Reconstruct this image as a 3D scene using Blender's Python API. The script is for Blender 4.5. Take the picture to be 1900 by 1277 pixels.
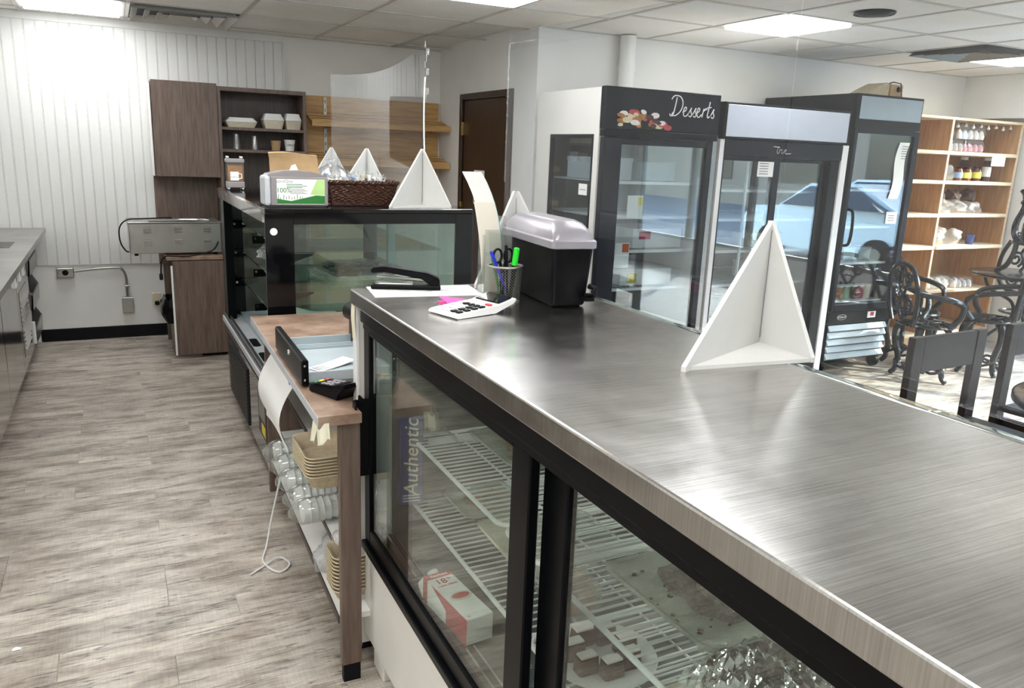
import bpy, bmesh, math, random
from mathutils import Vector, Matrix
for o in list(bpy.data.objects): bpy.data.objects.remove(o, do_unlink=True)
SC = bpy.context.scene
COL = SC.collection
rnd = random.Random(7)
PI = math.pi

# ------------------------------------------------------------ camera
cam_d = bpy.data.cameras.new('camera'); cam = bpy.data.objects.new('camera', cam_d); COL.objects.link(cam)
cam_d.sensor_width = 36.0; cam_d.lens = 36.0 * 1458.7 / 1900.0; cam_d.clip_start = 0.02; cam_d.clip_end = 200
yaw, pit, rol = 0.468385, -0.239719, 0.039373
fw = Vector((math.sin(yaw)*math.cos(pit), math.cos(yaw)*math.cos(pit), math.sin(pit)))
rt = Vector((math.cos(yaw), -math.sin(yaw), 0)); up = rt.cross(fw)
r2 = rt*math.cos(rol) + up*math.sin(rol); u2 = -rt*math.sin(rol) + up*math.cos(rol)
mw = Matrix((r2, u2, -fw)).transposed().to_4x4(); mw.translation = (0, 0, 1.6)
cam.matrix_world = mw
SC.camera = cam

# ------------------------------------------------------------ world, sun, exposure
w = bpy.data.worlds.new('sky'); SC.world = w; w.use_nodes = True
nt = w.node_tree; nt.nodes.clear()
sk = nt.nodes.new('ShaderNodeTexSky'); sk.sky_type = 'NISHITA'; sk.sun_disc = False
sk.sun_elevation = math.radians(32); sk.sun_rotation = math.radians(130); sk.air_density = 1.0; sk.dust_density = 0.6
bg = nt.nodes.new('ShaderNodeBackground'); bg.inputs[1].default_value = 2.0
wo = nt.nodes.new('ShaderNodeOutputWorld')
nt.links.new(sk.outputs[0], bg.inputs[0]); nt.links.new(bg.outputs[0], wo.inputs[0])
sd = bpy.data.lights.new('sun', 'SUN'); sun = bpy.data.objects.new('sun', sd); COL.objects.link(sun)
sd.energy = 5.5; sd.angle = math.radians(0.6); sd.color = (1.0, 0.95, 0.88)
sun.rotation_euler = Vector((0.75, -0.66, 0.62)).to_track_quat('Z', 'Y').to_euler()
LAMP = 7.0
SC.view_settings.view_transform = 'Standard'; SC.view_settings.look = 'None'
SC.view_settings.exposure = 1.1; SC.view_settings.gamma = 1.0; SC.view_settings.use_curve_mapping = False
try:
    SC.cycles.transparent_max_bounces = 24; SC.cycles.max_bounces = 10; SC.cycles.glossy_bounces = 6
except Exception: pass

# ------------------------------------------------------------ materials
MATS = {}
def newmat(name):
    m = bpy.data.materials.new(name); m.use_nodes = True; MATS[name] = m
    n = m.node_tree; return m, n, n.nodes['Principled BSDF'], n.nodes['Material Output']
def lk(n, a, b): n.links.new(a, b)
def tc(n, scale=(1,1,1), rand=True):
    t = n.nodes.new('ShaderNodeTexCoord'); mp = n.nodes.new('ShaderNodeMapping')
    mp.inputs['Scale'].default_value = scale
    if rand:
        oi = n.nodes.new('ShaderNodeObjectInfo'); ml = n.nodes.new('ShaderNodeMath'); ml.operation = 'MULTIPLY'; ml.inputs[1].default_value = 37.0
        cx = n.nodes.new('ShaderNodeCombineXYZ')
        lk(n, oi.outputs['Random'], ml.inputs[0])
        for i in range(3): lk(n, ml.outputs[0], cx.inputs[i])
        lk(n, cx.outputs[0], mp.inputs['Location'])
    lk(n, t.outputs['Object'], mp.inputs['Vector'])
    return mp.outputs[0]
def noise(n, vec, scale, detail=4, rough=.55):
    t = n.nodes.new('ShaderNodeTexNoise'); t.inputs['Scale'].default_value = scale; t.inputs['Detail'].default_value = detail
    t.inputs['Roughness'].default_value = rough; lk(n, vec, t.inputs['Vector']); return t.outputs['Fac']
def ramp(n, fac, stops):
    r = n.nodes.new('ShaderNodeValToRGB'); e = r.color_ramp.elements
    while len(e) < len(stops): e.new(.5)
    for k, (p, c) in enumerate(stops): e[k].position = p; e[k].color = (*c, 1)
    lk(n, fac, r.inputs[0]); return r.outputs[0]
def bump(n, fac, b, strength=.2, dist=.01):
    t = n.nodes.new('ShaderNodeBump'); t.inputs['Strength'].default_value = strength; t.inputs['Distance'].default_value = dist
    lk(n, fac, t.inputs['Height']); lk(n, t.outputs[0], b.inputs['Normal'])
def srgb(h):
    h = h.lstrip('#'); v = [int(h[i:i+2], 16)/255 for i in (0, 2, 4)]
    return tuple(((c+.055)/1.055)**2.4 if c > .04045 else c/12.92 for c in v)
def plain(name, hexc, rough=.5, metal=0, var=.06, nscale=12, bstr=0, bscale=80, stretch=(1,1,1), coat=0, emit=0):
    m, n, b, o = newmat(name); c = srgb(hexc)
    v = tc(n, stretch); f = noise(n, v, nscale)
    lo = tuple(x*(1-var) for x in c); hi = tuple(min(1, x*(1+var)) for x in c)
    lk(n, ramp(n, f, [(.3, lo), (.7, hi)]), b.inputs['Base Color'])
    b.inputs['Roughness'].default_value = rough; b.inputs['Metallic'].default_value = metal
    b.inputs['Coat Weight'].default_value = coat; b.inputs['Coat Roughness'].default_value = .08
    if max(c) < .02: b.inputs['Specular IOR Level'].default_value = .12
    if bstr: bump(n, noise(n, v, bscale, 3), b, bstr, .004)
    return m
def wood(name, hexs, grain=(1, 14, 14), rough=.45, bstr=.08, scale=5, coat=0):
    m, n, b, o = newmat(name); v = tc(n, grain)
    f = noise(n, v, scale, 8, .62)
    k = len(hexs); lk(n, ramp(n, f, [(.28+.44*i/(k-1), srgb(h)) for i, h in enumerate(hexs)]), b.inputs['Base Color'])
    b.inputs['Roughness'].default_value = rough; b.inputs['Coat Weight'].default_value = coat
    bump(n, f, b, bstr, .003); return m
def facing5(n, f0=.045, boost=1.0):
    # Schlick reflectance of a thin clear sheet, the same seen from either side
    l = n.nodes.new('ShaderNodeLayerWeight'); l.inputs['Blend'].default_value = .5
    p = n.nodes.new('ShaderNodeMath'); p.operation = 'POWER'; p.inputs[1].default_value = 5.0; lk(n, l.outputs['Facing'], p.inputs[0])
    a = n.nodes.new('ShaderNodeMath'); a.operation = 'MULTIPLY_ADD'; a.inputs[1].default_value = (1-f0)*boost; a.inputs[2].default_value = f0; lk(n, p.outputs[0], a.inputs[0])
    a.use_clamp = True; return a.outputs[0]
def clear(name, tint='#eef6f2', f0=.05, rough=.0, haze=0.0, hazecol='#ffffff', crumple=0, cscale=30):
    m = bpy.data.materials.new(name); m.use_nodes = True; MATS[name] = m; n = m.node_tree; n.nodes.clear()
    o = n.nodes.new('ShaderNodeOutputMaterial'); tr = n.nodes.new('ShaderNodeBsdfTransparent'); tr.inputs[0].default_value = (*srgb(tint), 1)
    g = n.nodes.new('ShaderNodeBsdfGlossy'); g.inputs['Roughness'].default_value = rough; g.inputs[0].default_value = (1, 1, 1, 1)
    mx = n.nodes.new('ShaderNodeMixShader'); lk(n, facing5(n, f0), mx.inputs[0])
    base = tr.outputs[0]
    if haze:
        d = n.nodes.new('ShaderNodeBsdfDiffuse'); d.inputs[0].default_value = (*srgb(hazecol), 1)
        hm = n.nodes.new('ShaderNodeMixShader'); hm.inputs[0].default_value = haze; lk(n, tr.outputs[0], hm.inputs[1]); lk(n, d.outputs[0], hm.inputs[2]); base = hm.outputs[0]
        v0 = tc(n); f0n = noise(n, v0, 6); mm = n.nodes.new('ShaderNodeMath'); mm.operation = 'MULTIPLY'; mm.inputs[1].default_value = haze*2; lk(n, f0n, mm.inputs[0]); lk(n, mm.outputs[0], hm.inputs[0])
    lk(n, base, mx.inputs[1]); lk(n, g.outputs[0], mx.inputs[2]); lk(n, mx.outputs[0], o.inputs[0])
    if crumple:
        v = tc(n); t = n.nodes.new('ShaderNodeBump'); t.inputs['Strength'].default_value = crumple; t.inputs['Distance'].default_value = .02
        lk(n, noise(n, v, cscale, 3), t.inputs['Height']); lk(n, t.outputs[0], g.inputs['Normal'])
    return m
def glow(name, col, strength):
    m, n, b, o = newmat(name); b.inputs['Base Color'].default_value = (.9, .9, .9, 1)
    b.inputs['Emission Color'].default_value = (*col, 1); b.inputs['Emission Strength'].default_value = strength; return m

# floor planks: grey brown rustic grain, every plank a little different
def floor_mat():
    m, n, b, o = newmat('floor_vinyl')
    def mth(op, x, y=None, **k):
        q = n.nodes.new('ShaderNodeMath'); q.operation = op; lk(n, x, q.inputs[0])
        if y is not None:
            if isinstance(y, (int, float)): q.inputs[1].default_value = y
            else: lk(n, y, q.inputs[1])
        return q.outputs[0]
    def mr(x, a0, a1, b0, b1):
        q = n.nodes.new('ShaderNodeMapRange'); q.inputs['From Min'].default_value = a0; q.inputs['From Max'].default_value = a1; q.inputs['To Min'].default_value = b0; q.inputs['To Max'].default_value = b1; lk(n, x, q.inputs['Value']); return q.outputs[0]
    blot = noise(n, tc(n, (1.6, 5, 1)), 2.6, 5, .6); fine = noise(n, tc(n, (4, 75, 1)), 2.2, 6, .65)
    base = ramp(n, blot, [(.28, srgb('#736759')), (.42, srgb('#a3978a')), (.55, srgb('#c3b9ac')), (.75, srgb('#dcd4c8'))])
    cr = noise(n, tc(n, (1.0, 13, 1)), 2.4, 4, .5); crk = mr(mth('ABSOLUTE', mth('SUBTRACT', cr, .5)), .0, .020, .28, 1.0)
    msk = mr(noise(n, tc(n, (1.4, 4, 1)), 3.0, 3), .48, .58, 0, 1)
    crk = mth('MAXIMUM', crk, msk)
    saw = mr(noise(n, tc(n, (110, 7, 1)), 1.6, 3, .6), .35, .65, .90, 1.06); g = mr(fine, .3, .7, .74, 1.12)
    knot = mr(noise(n, tc(n, (2.2, 5.5, 1)), 1.7, 2, .5), .66, .76, 1.0, .62)
    fac = mth('MULTIPLY', mth('MULTIPLY', mth('MULTIPLY', saw, g), crk), knot)
    oi = n.nodes.new('ShaderNodeObjectInfo'); fac = mth('MULTIPLY', fac, mr(oi.outputs['Random'], 0, 1, .88, 1.08))
    hs = n.nodes.new('ShaderNodeHueSaturation'); lk(n, fac, hs.inputs['Value']); lk(n, base, hs.inputs['Color'])
    lk(n, hs.outputs[0], b.inputs['Base Color']); b.inputs['Roughness'].default_value = .36
    bump(n, fine, b, .08, .002); return m
floor_mat()
def steel_mat(name, base, r0, r1, stretch, scr=.0, bstr=.03):
    m, n, b, o = newmat(name); v = tc(n, stretch, False); f = noise(n, v, 6, 8, .7)
    v2 = tc(n, (1, 1, 1), False); f2 = noise(n, v2, 3.2, 5, .6)
    c = srgb(base); lk(n, ramp(n, f2, [(.3, tuple(x*.80 for x in c)), (.7, tuple(min(1, x*1.1) for x in c))]), b.inputs['Base Color'])
    b.inputs['Metallic'].default_value = 1.0
    r = n.nodes.new('ShaderNodeMapRange'); r.inputs['From Min'].default_value = .3; r.inputs['From Max'].default_value = .7
    r.inputs['To Min'].default_value = r0; r.inputs['To Max'].default_value = r1; lk(n, f, r.inputs['Value']); lk(n, r.outputs[0], b.inputs['Roughness'])
    if scr:
        # hairline scratches crossing in several directions, lighter and darker metal
        acc = None
        for ang, sc in ((.35, 3.0), (1.25, 2.4), (2.4, 2.7)):
            mp = n.nodes.new('ShaderNodeMapping'); mp.inputs['Rotation'].default_value = (0, 0, ang); mp.inputs['Scale'].default_value = (2.0, 130, 1)
            lk(n, v2, mp.inputs['Vector']); nn = noise(n, mp.outputs[0], sc, 3, .6)
            if acc is None: acc = nn
            else:
                ad = n.nodes.new('ShaderNodeMath'); ad.operation = 'ADD'; lk(n, acc, ad.inputs[0]); lk(n, nn, ad.inputs[1]); acc = ad.outputs[0]
        mr = n.nodes.new('ShaderNodeMapRange'); mr.inputs['From Min'].default_value = 1.15; mr.inputs['From Max'].default_value = 1.85; mr.inputs['To Min'].default_value = 1-scr; mr.inputs['To Max'].default_value = 1+scr
        lk(n, acc, mr.inputs['Value']); hs = n.nodes.new('ShaderNodeHueSaturation'); lk(n, mr.outputs[0], hs.inputs['Value'])
        lk(n, b.inputs['Base Color'].links[0].from_socket, hs.inputs['Color']); lk(n, hs.outputs[0], b.inputs['Base Color'])
    return m
steel_mat('worktop_steel', '#c0bdb9', .18, .262, (2, 2, 2), .15)
steel_mat('brushed_steel', '#b4b2ae', .29, .38, (2, 2, 60))
steel_mat('brushed_steel_side', '#b4b2ae', .10, .2, (1, 1, 40))
steel_mat('galvanised', '#a6a59f', .3, .5, (3, 3, 3))
steel_mat('chrome', '#d8d8d8', .06, .14, (2, 2, 2))
steel_mat('dull_aluminium', '#8b8a88', .3, .42, (40, 2, 2))
plain('wall_paint', '#e7e6e2', .7, var=.03, nscale=3, bstr=.05, bscale=150)
plain('board_paint', '#d9d9d6', .35, var=.03, nscale=2, stretch=(6, 6, 1), bstr=.03, bscale=40)
plain('trim_white', '#eceae6', .4, var=.03)
plain('grid_white', '#c4c1ba', .4, var=.02)
def tile_mat():
    m, n, b, o = newmat('ceiling_tile'); v = tc(n); f = noise(n, v, 160, 2, .7); f2 = noise(n, v, 1.5, 3)
    a = ramp(n, f, [(.32, srgb('#d6d3cd')), (.42, srgb('#f4f2ef')), (1, srgb('#f7f6f3'))]); s = ramp(n, f2, [(.3, srgb('#f2efe9')), (.7, srgb('#ffffff'))])
    mx = n.nodes.new('ShaderNodeMix'); mx.data_type = 'RGBA'; mx.blend_type = 'MULTIPLY'; mx.inputs['Factor'].default_value = 1
    lk(n, a, mx.inputs['A']); lk(n, s, mx.inputs['B']); lk(n, mx.outputs['Result'], b.inputs['Base Color']); b.inputs['Roughness'].default_value = .9
    bump(n, f, b, .15, .004)
tile_mat()
plain('black_rubber', '#17171a', .5, var=.15, nscale=6)
plain('black_plastic', '#0e0e10', .38, var=.2, nscale=20, bstr=.04, bscale=300)
plain('black_gloss', '#0a0a0c', .06, var=.1, coat=.6)
plain('black_frame', '#0a0b0d', .28, var=.2, nscale=5)
plain('navy_black', '#15181f', .3, var=.2, nscale=4)
plain('black_iron', '#1b1c1f', .22, var=.25, nscale=30, bstr=.15, bscale=60, coat=.4)
plain('white_plastic', '#e9e8e6', .35, var=.03)
plain('white_enamel', '#e6e3dc', .3, var=.04, nscale=3)
plain('white_melamine', '#f1f0ec', .35, var=.03)
plain('foam_board', '#cfceca', .55, var=.02)
plain('grey_plastic', '#8d8788', .35, var=.06)
plain('lid_silver', '#9c989e', .32, metal=.35, var=.05)
plain('pale_grey', '#bfc2c6', .35, var=.04)
plain('grey_paint', '#aeb9bd', .4, var=.05)
plain('liner_grey', '#5a5d5a', .45, var=.08, nscale=4)
plain('paper', '#f3f2ee', .7, var=.02)
plain('cream_paper', '#efe9d8', .7, var=.03)
plain('teal_paper', '#8fb4b6', .6)
plain('ink', '#3a3a40', .6)
plain('ink_grey', '#8f9096', .6)
plain('pink_note', '#ef4fa6', .6, var=.04)
plain('green_marker', '#27d52c', .3, var=.03)
plain('blue_pen', '#1f34c8', .3)
plain('dark_green', '#2d7a34', .4)
plain('red_print', '#c23a3f', .45)
plain('blue_box', '#3e4a7a', .5, var=.06)
plain('yellow_tape', '#e8e2c8', .5, var=.06)
plain('yellow_sticker', '#e7cf2e', .5)
plain('orange_note', '#d8622d', .6)
plain('red_cloth', '#bd3550', .7)
plain('fibre', '#c9b99c', .85, var=.12, nscale=60, bstr=.3, bscale=120)
plain('fibre_light', '#d8cfba', .85, var=.06, nscale=50, bstr=.15, bscale=90)
plain('kraft', '#b3946c', .8, var=.08, nscale=20, bstr=.2, bscale=40)
plain('wicker', '#43220f', .5, var=.6, nscale=60, coat=.3)
plain('dark_crumbs', '#4a3022', .8, var=.5, nscale=90, bstr=.6, bscale=60)
plain('cake_brown', '#6a4430', .8, var=.4, nscale=40, bstr=.5, bscale=60)
plain('pastry', '#a9743f', .7, var=.35, nscale=25, bstr=.4, bscale=50)
plain('meringue', '#efe4e0', .6, var=.05, nscale=20)
plain('pink_sweet', '#e8a9b4', .6, var=.05)
plain('jar_amber', '#6d2f12', .2, var=.2)
plain('lid_white', '#e4e2de', .4)
plain('dough', '#d8cda9', .6, var=.12, nscale=25)
plain('bag_black', '#131315', .25, var=.3, bstr=.6, bscale=25)
plain('bin_grey', '#8c8a7e', .5)
plain('metal_box', '#7f817e', .4, metal=.6)
plain('ivory', '#d9d0b4', .4)
plain('brass', '#b39a5e', .3, metal=.9)
plain('tar_black', '#222327', .8)
plain('asphalt', '#6b6d70', .9, var=.1, nscale=3)
plain('brick_far', '#9a8878', .9, var=.15, nscale=4)
plain('car_white', '#e8ecf0', .15, var=.02, coat=.8)
plain('car_red', '#8a2430', .15, var=.03, coat=.8)
plain('car_glass', '#1c2630', .05)
plain('tyre', '#17171a', .7)
plain('label_blue', '#7f9bc0', .6); plain('label_yellow', '#dede5a', .6); plain('flower_red', '#d23a46', .6); plain('flower_yellow', '#e9c22c', .6); plain('leaf', '#4f7a3a', .6)
wood('brown_laminate', ['#4f4038', '#65544a', '#76645a'], (14, 14, 1.2), .42, .04, 4)
wood('brown_dark', ['#2f2521', '#3d312b', '#4a3c35'], (14, 14, 1.2), .45, .04, 4)
wood('door_wood', ['#2a1b12', '#38251a', '#442e20'], (10, 10, .8), .4, .05, 5)
wood('pine', ['#a87f48', '#c29a60', '#d0aa70'], (1.2, 12, 12), .45, .05, 4)
wood('birch', ['#a97c4c', '#bd9163', '#cda67a'], (12, 12, 1.0), .42, .03, 4)
wood('birch_edge', ['#dcbd92', '#ecd5b3', '#f4e3c8'], (1, 10, 10), .4, .03, 4)
wood('dark_stain', ['#120c0a', '#1d1310', '#291b15'], (1.2, 12, 12), .42, .05, 4)
MATS['dark_stain'].node_tree.nodes['Principled BSDF'].inputs['Specular IOR Level'].default_value = .25
wood('table_stain', ['#3b2a22', '#4d382d', '#5d4638'], (1.2, 8, 8), .25, .03, 3, coat=.4)
def stone():
    m, n, b, o = newmat('stone_laminate'); v = tc(n); f = noise(n, v, 9, 8, .65)
    lk(n, ramp(n, f, [(.3, srgb('#6b5345')), (.48, srgb('#927865')), (.68, srgb('#b09886'))]), b.inputs['Base Color']); b.inputs['Roughness'].default_value = .3
stone()
clear('window_glass', '#f4faf8', .05)
clear('case_glass', '#f3f8f5', .06)
clear('green_glass', '#ecf5f1', .07)
clear('fridge_glass', '#f0f5f6', .10)
clear('plexi', '#f6f7f8', .022, haze=.010, hazecol='#dfe0e6')
clear('film', '#f2f4f2', .09, rough=.10, haze=.015, crumple=1.0, cscale=55)
clear('film_bag', '#f4f4f4', .13, rough=.1, haze=.16, crumple=.7, cscale=45)
plain('tray_plastic', '#a9ada2', .22, var=.06)
clear('clear_plastic', '#eef1ef', .09, rough=.03, haze=.05)
clear('tumbler', '#f3f5f5', .12, haze=.03)
clear('shiny_wrap', '#e8eae8', .30, rough=.08, haze=.04, crumple=.6, cscale=18)
glow('lamp_lens', (.975, .99, 1.0), LAMP)
glow('lamp_lens_dim', (1.0, .93, .82), .9)
plain('sign_lens', '#c3c8d4', .12, var=.03)
plain('sign_grey', '#93a0a8', .14, var=.03)

# ------------------------------------------------------------ mesh helpers
def BM(): return bmesh.new()
def box(bm, x0, x1, y0, y1, z0, z1, bev=0, seg=1, M=None):
    x0, x1 = sorted((x0, x1)); y0, y1 = sorted((y0, y1)); z0, z1 = sorted((z0, z1))
    r = bmesh.ops.create_cube(bm, size=1); vs = r['verts']
    for v in vs: v.co = Vector((x0+(v.co.x+.5)*(x1-x0), y0+(v.co.y+.5)*(y1-y0), z0+(v.co.z+.5)*(z1-z0)))
    if M is not None:
        for v in vs: v.co = M @ v.co
    if bev:
        es = list({e for v in vs for e in v.link_edges})
        bmesh.ops.bevel(bm, geom=es, offset=bev, segments=seg, affect='EDGES', profile=.5)
    return bm
def prism(bm, pts, a0, a1, ax='y'):
    # polygon pts in the plane normal to ax, extruded from a0 to a1
    def mk(p, a):
        if ax == 'y': return Vector((p[0], a, p[1]))
        if ax == 'x': return Vector((a, p[0], p[1]))
        return Vector((p[0], p[1], a))
    A = [bm.verts.new(mk(p, a0)) for p in pts]; B = [bm.verts.new(mk(p, a1)) for p in pts]
    n = len(pts); fs = [bm.faces.new(A), bm.faces.new(B[::-1])]
    for i in range(n): fs.append(bm.faces.new((A[i], B[i], B[(i+1) % n], A[(i+1) % n])))
    bmesh.ops.recalc_face_normals(bm, faces=fs); return bm
def slab(bm, tri, off):
    # flat polygon in space, thickened by vector off
    off = Vector(off); A = [bm.verts.new(Vector(p)) for p in tri]; B = [bm.verts.new(Vector(p)+off) for p in tri]; n = len(tri)
    fs = [bm.faces.new(A), bm.faces.new(B[::-1])]
    for i in range(n): fs.append(bm.faces.new((A[i], B[i], B[(i+1) % n], A[(i+1) % n])))
    bmesh.ops.recalc_face_normals(bm, faces=fs); return bm
def tube(bm, pts, r, n=8, closed=False, caps=True):
    pts = [Vector(p) for p in pts]; rs = r if isinstance(r, (list, tuple)) else [r]*len(pts); rings = []
    N = len(pts); prev = None
    for i, p in enumerate(pts):
        if closed: t = pts[(i+1) % N] - pts[i-1]
        else: t = pts[min(i+1, N-1)] - pts[max(i-1, 0)]
        t.normalize()
        if prev is None:
            a = Vector((0, 0, 1)) if abs(t.z) < .9 else Vector((1, 0, 0)); u = t.cross(a).normalized()
        else:
            u = prev - t*prev.dot(t)
            if u.length < 1e-5: u = t.orthogonal()
            u.normalize()
        prev = u; v = t.cross(u)
        rings.append([bm.verts.new(p + (u*math.cos(2*PI*k/n) + v*math.sin(2*PI*k/n))*rs[i]) for k in range(n)])
    for i in range(N-1 + (1 if closed else 0)):
        A, B = rings[i], rings[(i+1) % N]
        for k in range(n): f = bm.faces.new((A[k], A[(k+1) % n], B[(k+1) % n], B[k])); f.smooth = True
    if caps and not closed: bm.faces.new(rings[0][::-1]); bm.faces.new(rings[-1])
    return bm
def lathe(bm, prof, n=24, c=(0, 0, 0), M=None, cap=True):
    c = Vector(c); rings = []
    for (r, z) in prof:
        ring = [Vector((r*math.cos(2*PI*k/n), r*math.sin(2*PI*k/n), z)) for k in range(n)]
        if M is not None: ring = [M @ q for q in ring]
        rings.append([bm.verts.new(q + c) for q in ring])
    for A, B in zip(rings, rings[1:]):
        for k in range(n): f = bm.faces.new((A[k], A[(k+1) % n], B[(k+1) % n], B[k])); f.smooth = True
    if cap:
        if prof[0][0] > 1e-4: bm.faces.new(rings[0][::-1])
        if prof[-1][0] > 1e-4: bm.faces.new(rings[-1])
    return bm
def sheet(bm, P, nu, nv, th=0.0):
    # surface P(u,v) -> Vector, thickened along its normals by th when given
    g = [[bm.verts.new(Vector(P(i/nu, j/nv))) for j in range(nv+1)] for i in range(nu+1)]; fs = []
    for i in range(nu):
        for j in range(nv): f = bm.faces.new((g[i][j], g[i+1][j], g[i+1][j+1], g[i][j+1])); f.smooth = True; fs.append(f)
    if th:
        bm.normal_update()
        bmesh.ops.solidify(bm, geom=fs, thickness=th)
    return bm
def spline(pts, k=8, closed=False):
    pts = [Vector(p) for p in pts]; N = len(pts); out = []
    for i in range(N if closed else N-1):
        g = (lambda j: pts[j % N]) if closed else (lambda j: pts[max(0, min(N-1, j))])
        a, b, c, d = g(i-1), g(i), g(i+1), g(i+2)
        for s in range(k):
            t = s/k; out.append(.5*((2*b) + (c-a)*t + (2*a-5*b+4*c-d)*t*t + (3*b-a-3*c+d)*t**3))
    if not closed: out.append(pts[-1])
    return out
def rrect(x0, x1, y0, y1, r, n=5):
    out = []
    for cx, cy, a in ((x1-r, y1-r, 0), (x0+r, y1-r, PI/2), (x0+r, y0+r, PI), (x1-r, y0+r, 1.5*PI)):
        for k in range(n+1): out.append((cx+r*math.cos(a+PI/2*k/n), cy+r*math.sin(a+PI/2*k/n)))
    return out
def loft(bm, loops, cap0=True, cap1=True, smooth=True):
    R = [[bm.verts.new(Vector(p)) for p in l] for l in loops]; n = len(loops[0]); fs = []
    for A, B in zip(R, R[1:]):
        for k in range(n): f = bm.faces.new((A[k], A[(k+1) % n], B[(k+1) % n], B[k])); f.smooth = smooth; fs.append(f)
    if cap0: fs.append(bm.faces.new(R[0][::-1]))
    if cap1: fs.append(bm.faces.new(R[-1]))
    return bm
def mesh(name, bm):
    me = bpy.data.meshes.new(name); bm.normal_update()
    for e in bm.edges:
        if len(e.link_faces) == 2 and e.calc_face_angle(0) > .75: e.smooth = False
    bm.to_mesh(me); bm.free(); return me
def obj(name, bm, mat, parent=None, loc=None, rot=None):
    me = bm if isinstance(bm, bpy.types.Mesh) else mesh(name, bm)
    if mat and not me.materials: me.materials.append(MATS[mat])
    o = bpy.data.objects.new(name, me); COL.objects.link(o)
    if parent is not None: o.parent = parent
    if loc is not None: o.location = loc
    if rot is not None: o.rotation_euler = rot
    return o
def W(bm, th):
    # geometry written in room coordinates, moved into the frame of an unrotated thing
    bmesh.ops.translate(bm, verts=bm.verts, vec=-Vector(th.location)); return bm
def tag(o, label, cat, group=None):
    o['label'] = label; o['category'] = cat
    if group: o['group'] = group
    return o
def thing(name, label, cat, loc=(0, 0, 0), rz=0, group=None, rot=None):
    o = bpy.data.objects.new(name, None); COL.objects.link(o); o.empty_display_size = .05
    o.location = loc; o.rotation_euler = rot or (0, 0, rz); return tag(o, label, cat, group)
def struct(name, bm, mat, parent=None, label=None):
    o = obj(name, bm, mat, parent)
    if parent is None: o['kind'] = 'structure'
    if label: o['label'] = label
    return o
def dup(root, loc=None, rz=None, label=None, rot=None):
    def cp(o, par):
        c = o.copy(); COL.objects.link(c); c.parent = par
        for ch in [x for x in bpy.data.objects if x.parent == o]: cp(ch, c)
        return c
    r = cp(root, root.parent)
    if loc is not None: r.location = loc
    if rz is not None: r.rotation_euler = (0, 0, rz)
    if rot is not None: r.rotation_euler = rot
    if label: r['label'] = label
    return r
def text(name, s, size, mat, parent, loc, rot, ext=.0006, shear=0, align='CENTER', sx=1.0):
    cu = bpy.data.curves.new(name, 'FONT'); cu.body = s; cu.size = size; cu.extrude = ext; cu.shear = shear; cu.align_x = align; cu.align_y = 'CENTER'; cu.resolution_u = 3
    t = bpy.data.objects.new(name, cu); me = bpy.data.meshes.new_from_object(t)
    bpy.data.objects.remove(t); bpy.data.curves.remove(cu)
    me.name = name; me.materials.clear(); me.materials.append(MATS[mat])
    o = bpy.data.objects.new(name, me); COL.objects.link(o); o.parent = parent; o.location = loc; o.rotation_euler = rot; o.scale = (sx, 1, 1); return o
FACE_NEG_Y = (PI/2, 0, 0)      # text standing upright, read by someone looking along +Y
FACE_NEG_X = (PI/2, 0, -PI/2)  # read by someone looking along +X
# ============================================================ the room
XL, XR, YF, YB, YN, XD, ZC = -1.35, 7.5, -2.5, 7.03, 5.15, 2.72, 2.453
floor = struct('floor', box(BM(), XL-.1, XR+.1, YF-.1, YB+.1, -.08, -.003), 'floor_vinyl')
PW, PL = .152, 1.22
pm = mesh('plank', box(BM(), -PL/2+.0008, PL/2-.0008, -PW/2+.0008, PW/2-.0008, -.006, 0, .0011))
pm.materials.append(MATS['floor_vinyl'])
def planks(x0, x1, y0, y1):
    y = y0 + PW/2
    while y < y1 - PW/2 + 1e-4:
        x = x0 + PL*rnd.choice((.12, .3, .5, .68, .85)) - PL
        while x < x1:
            a, b = max(x, x0), min(x+PL, x1)
            if b-a > PL-.01: obj('plank', pm, None, floor, ((a+b)/2, y, 0))
            elif b-a > .08: obj('plank', box(BM(), -(b-a)/2+.0008, (b-a)/2-.0008, -PW/2+.0008, PW/2-.0008, -.006, 0, .0011), 'floor_vinyl', floor, ((a+b)/2, y, 0))
            x += PL
        y += PW
planks(-1.3, .98, .9, 6.98)
planks(3.0, 7.45, 2.0, 5.1)

wall_back = struct('wall_back', box(BM(), XL-.1, XD, YB, YB+.1, -.05, ZC+.15), 'wall_paint')
# narrow vertical boards covering the upper left of the back wall
BW = .0732; x = 1.324 - BW/2; bdm = None
def board_mesh(w):
    bm = BM(); h0, h1 = .605, 2.40
    prism(bm, [(-w/2+.0006, 0), (-w/2+.0006, -.0105), (-w/2+.002, -.012), (w/2-.0085, -.012), (w/2-.007, -.0085), (w/2-.005, -.0115), (w/2-.002, -.0115), (w/2-.0005, -.0095), (w/2-.0005, 0)], h0, h1, 'z')
    return mesh('board', bm)
bdm = board_mesh(BW); bdm.materials.append(MATS['board_paint'])
while x > XL:
    obj('board', bdm, None, wall_back, (x, YB, 0)); x -= BW
struct('top_rail', box(BM(), XL, 1.33, YB-.018, YB, 2.395, ZC-.001, .003), 'board_paint', wall_back)
struct('end_strip', box(BM(), 1.322, 1.334, YB-.016, YB, .605, 2.40), 'board_paint', wall_back)
struct('baseboard_back', box(BM(), -.60, .75, YB-.012, YB-.0005, 0, .098, .004), 'black_rubber')
for (sx, sz) in ((-.02, 2.10), (-.13, 2.16), (.03, 1.96), (.4, .98)):
    pass
wall_left = struct('wall_left', box(BM(), XL-.1, XL, YF-.1, YB, -.05, ZC+.15), 'wall_paint')
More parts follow.
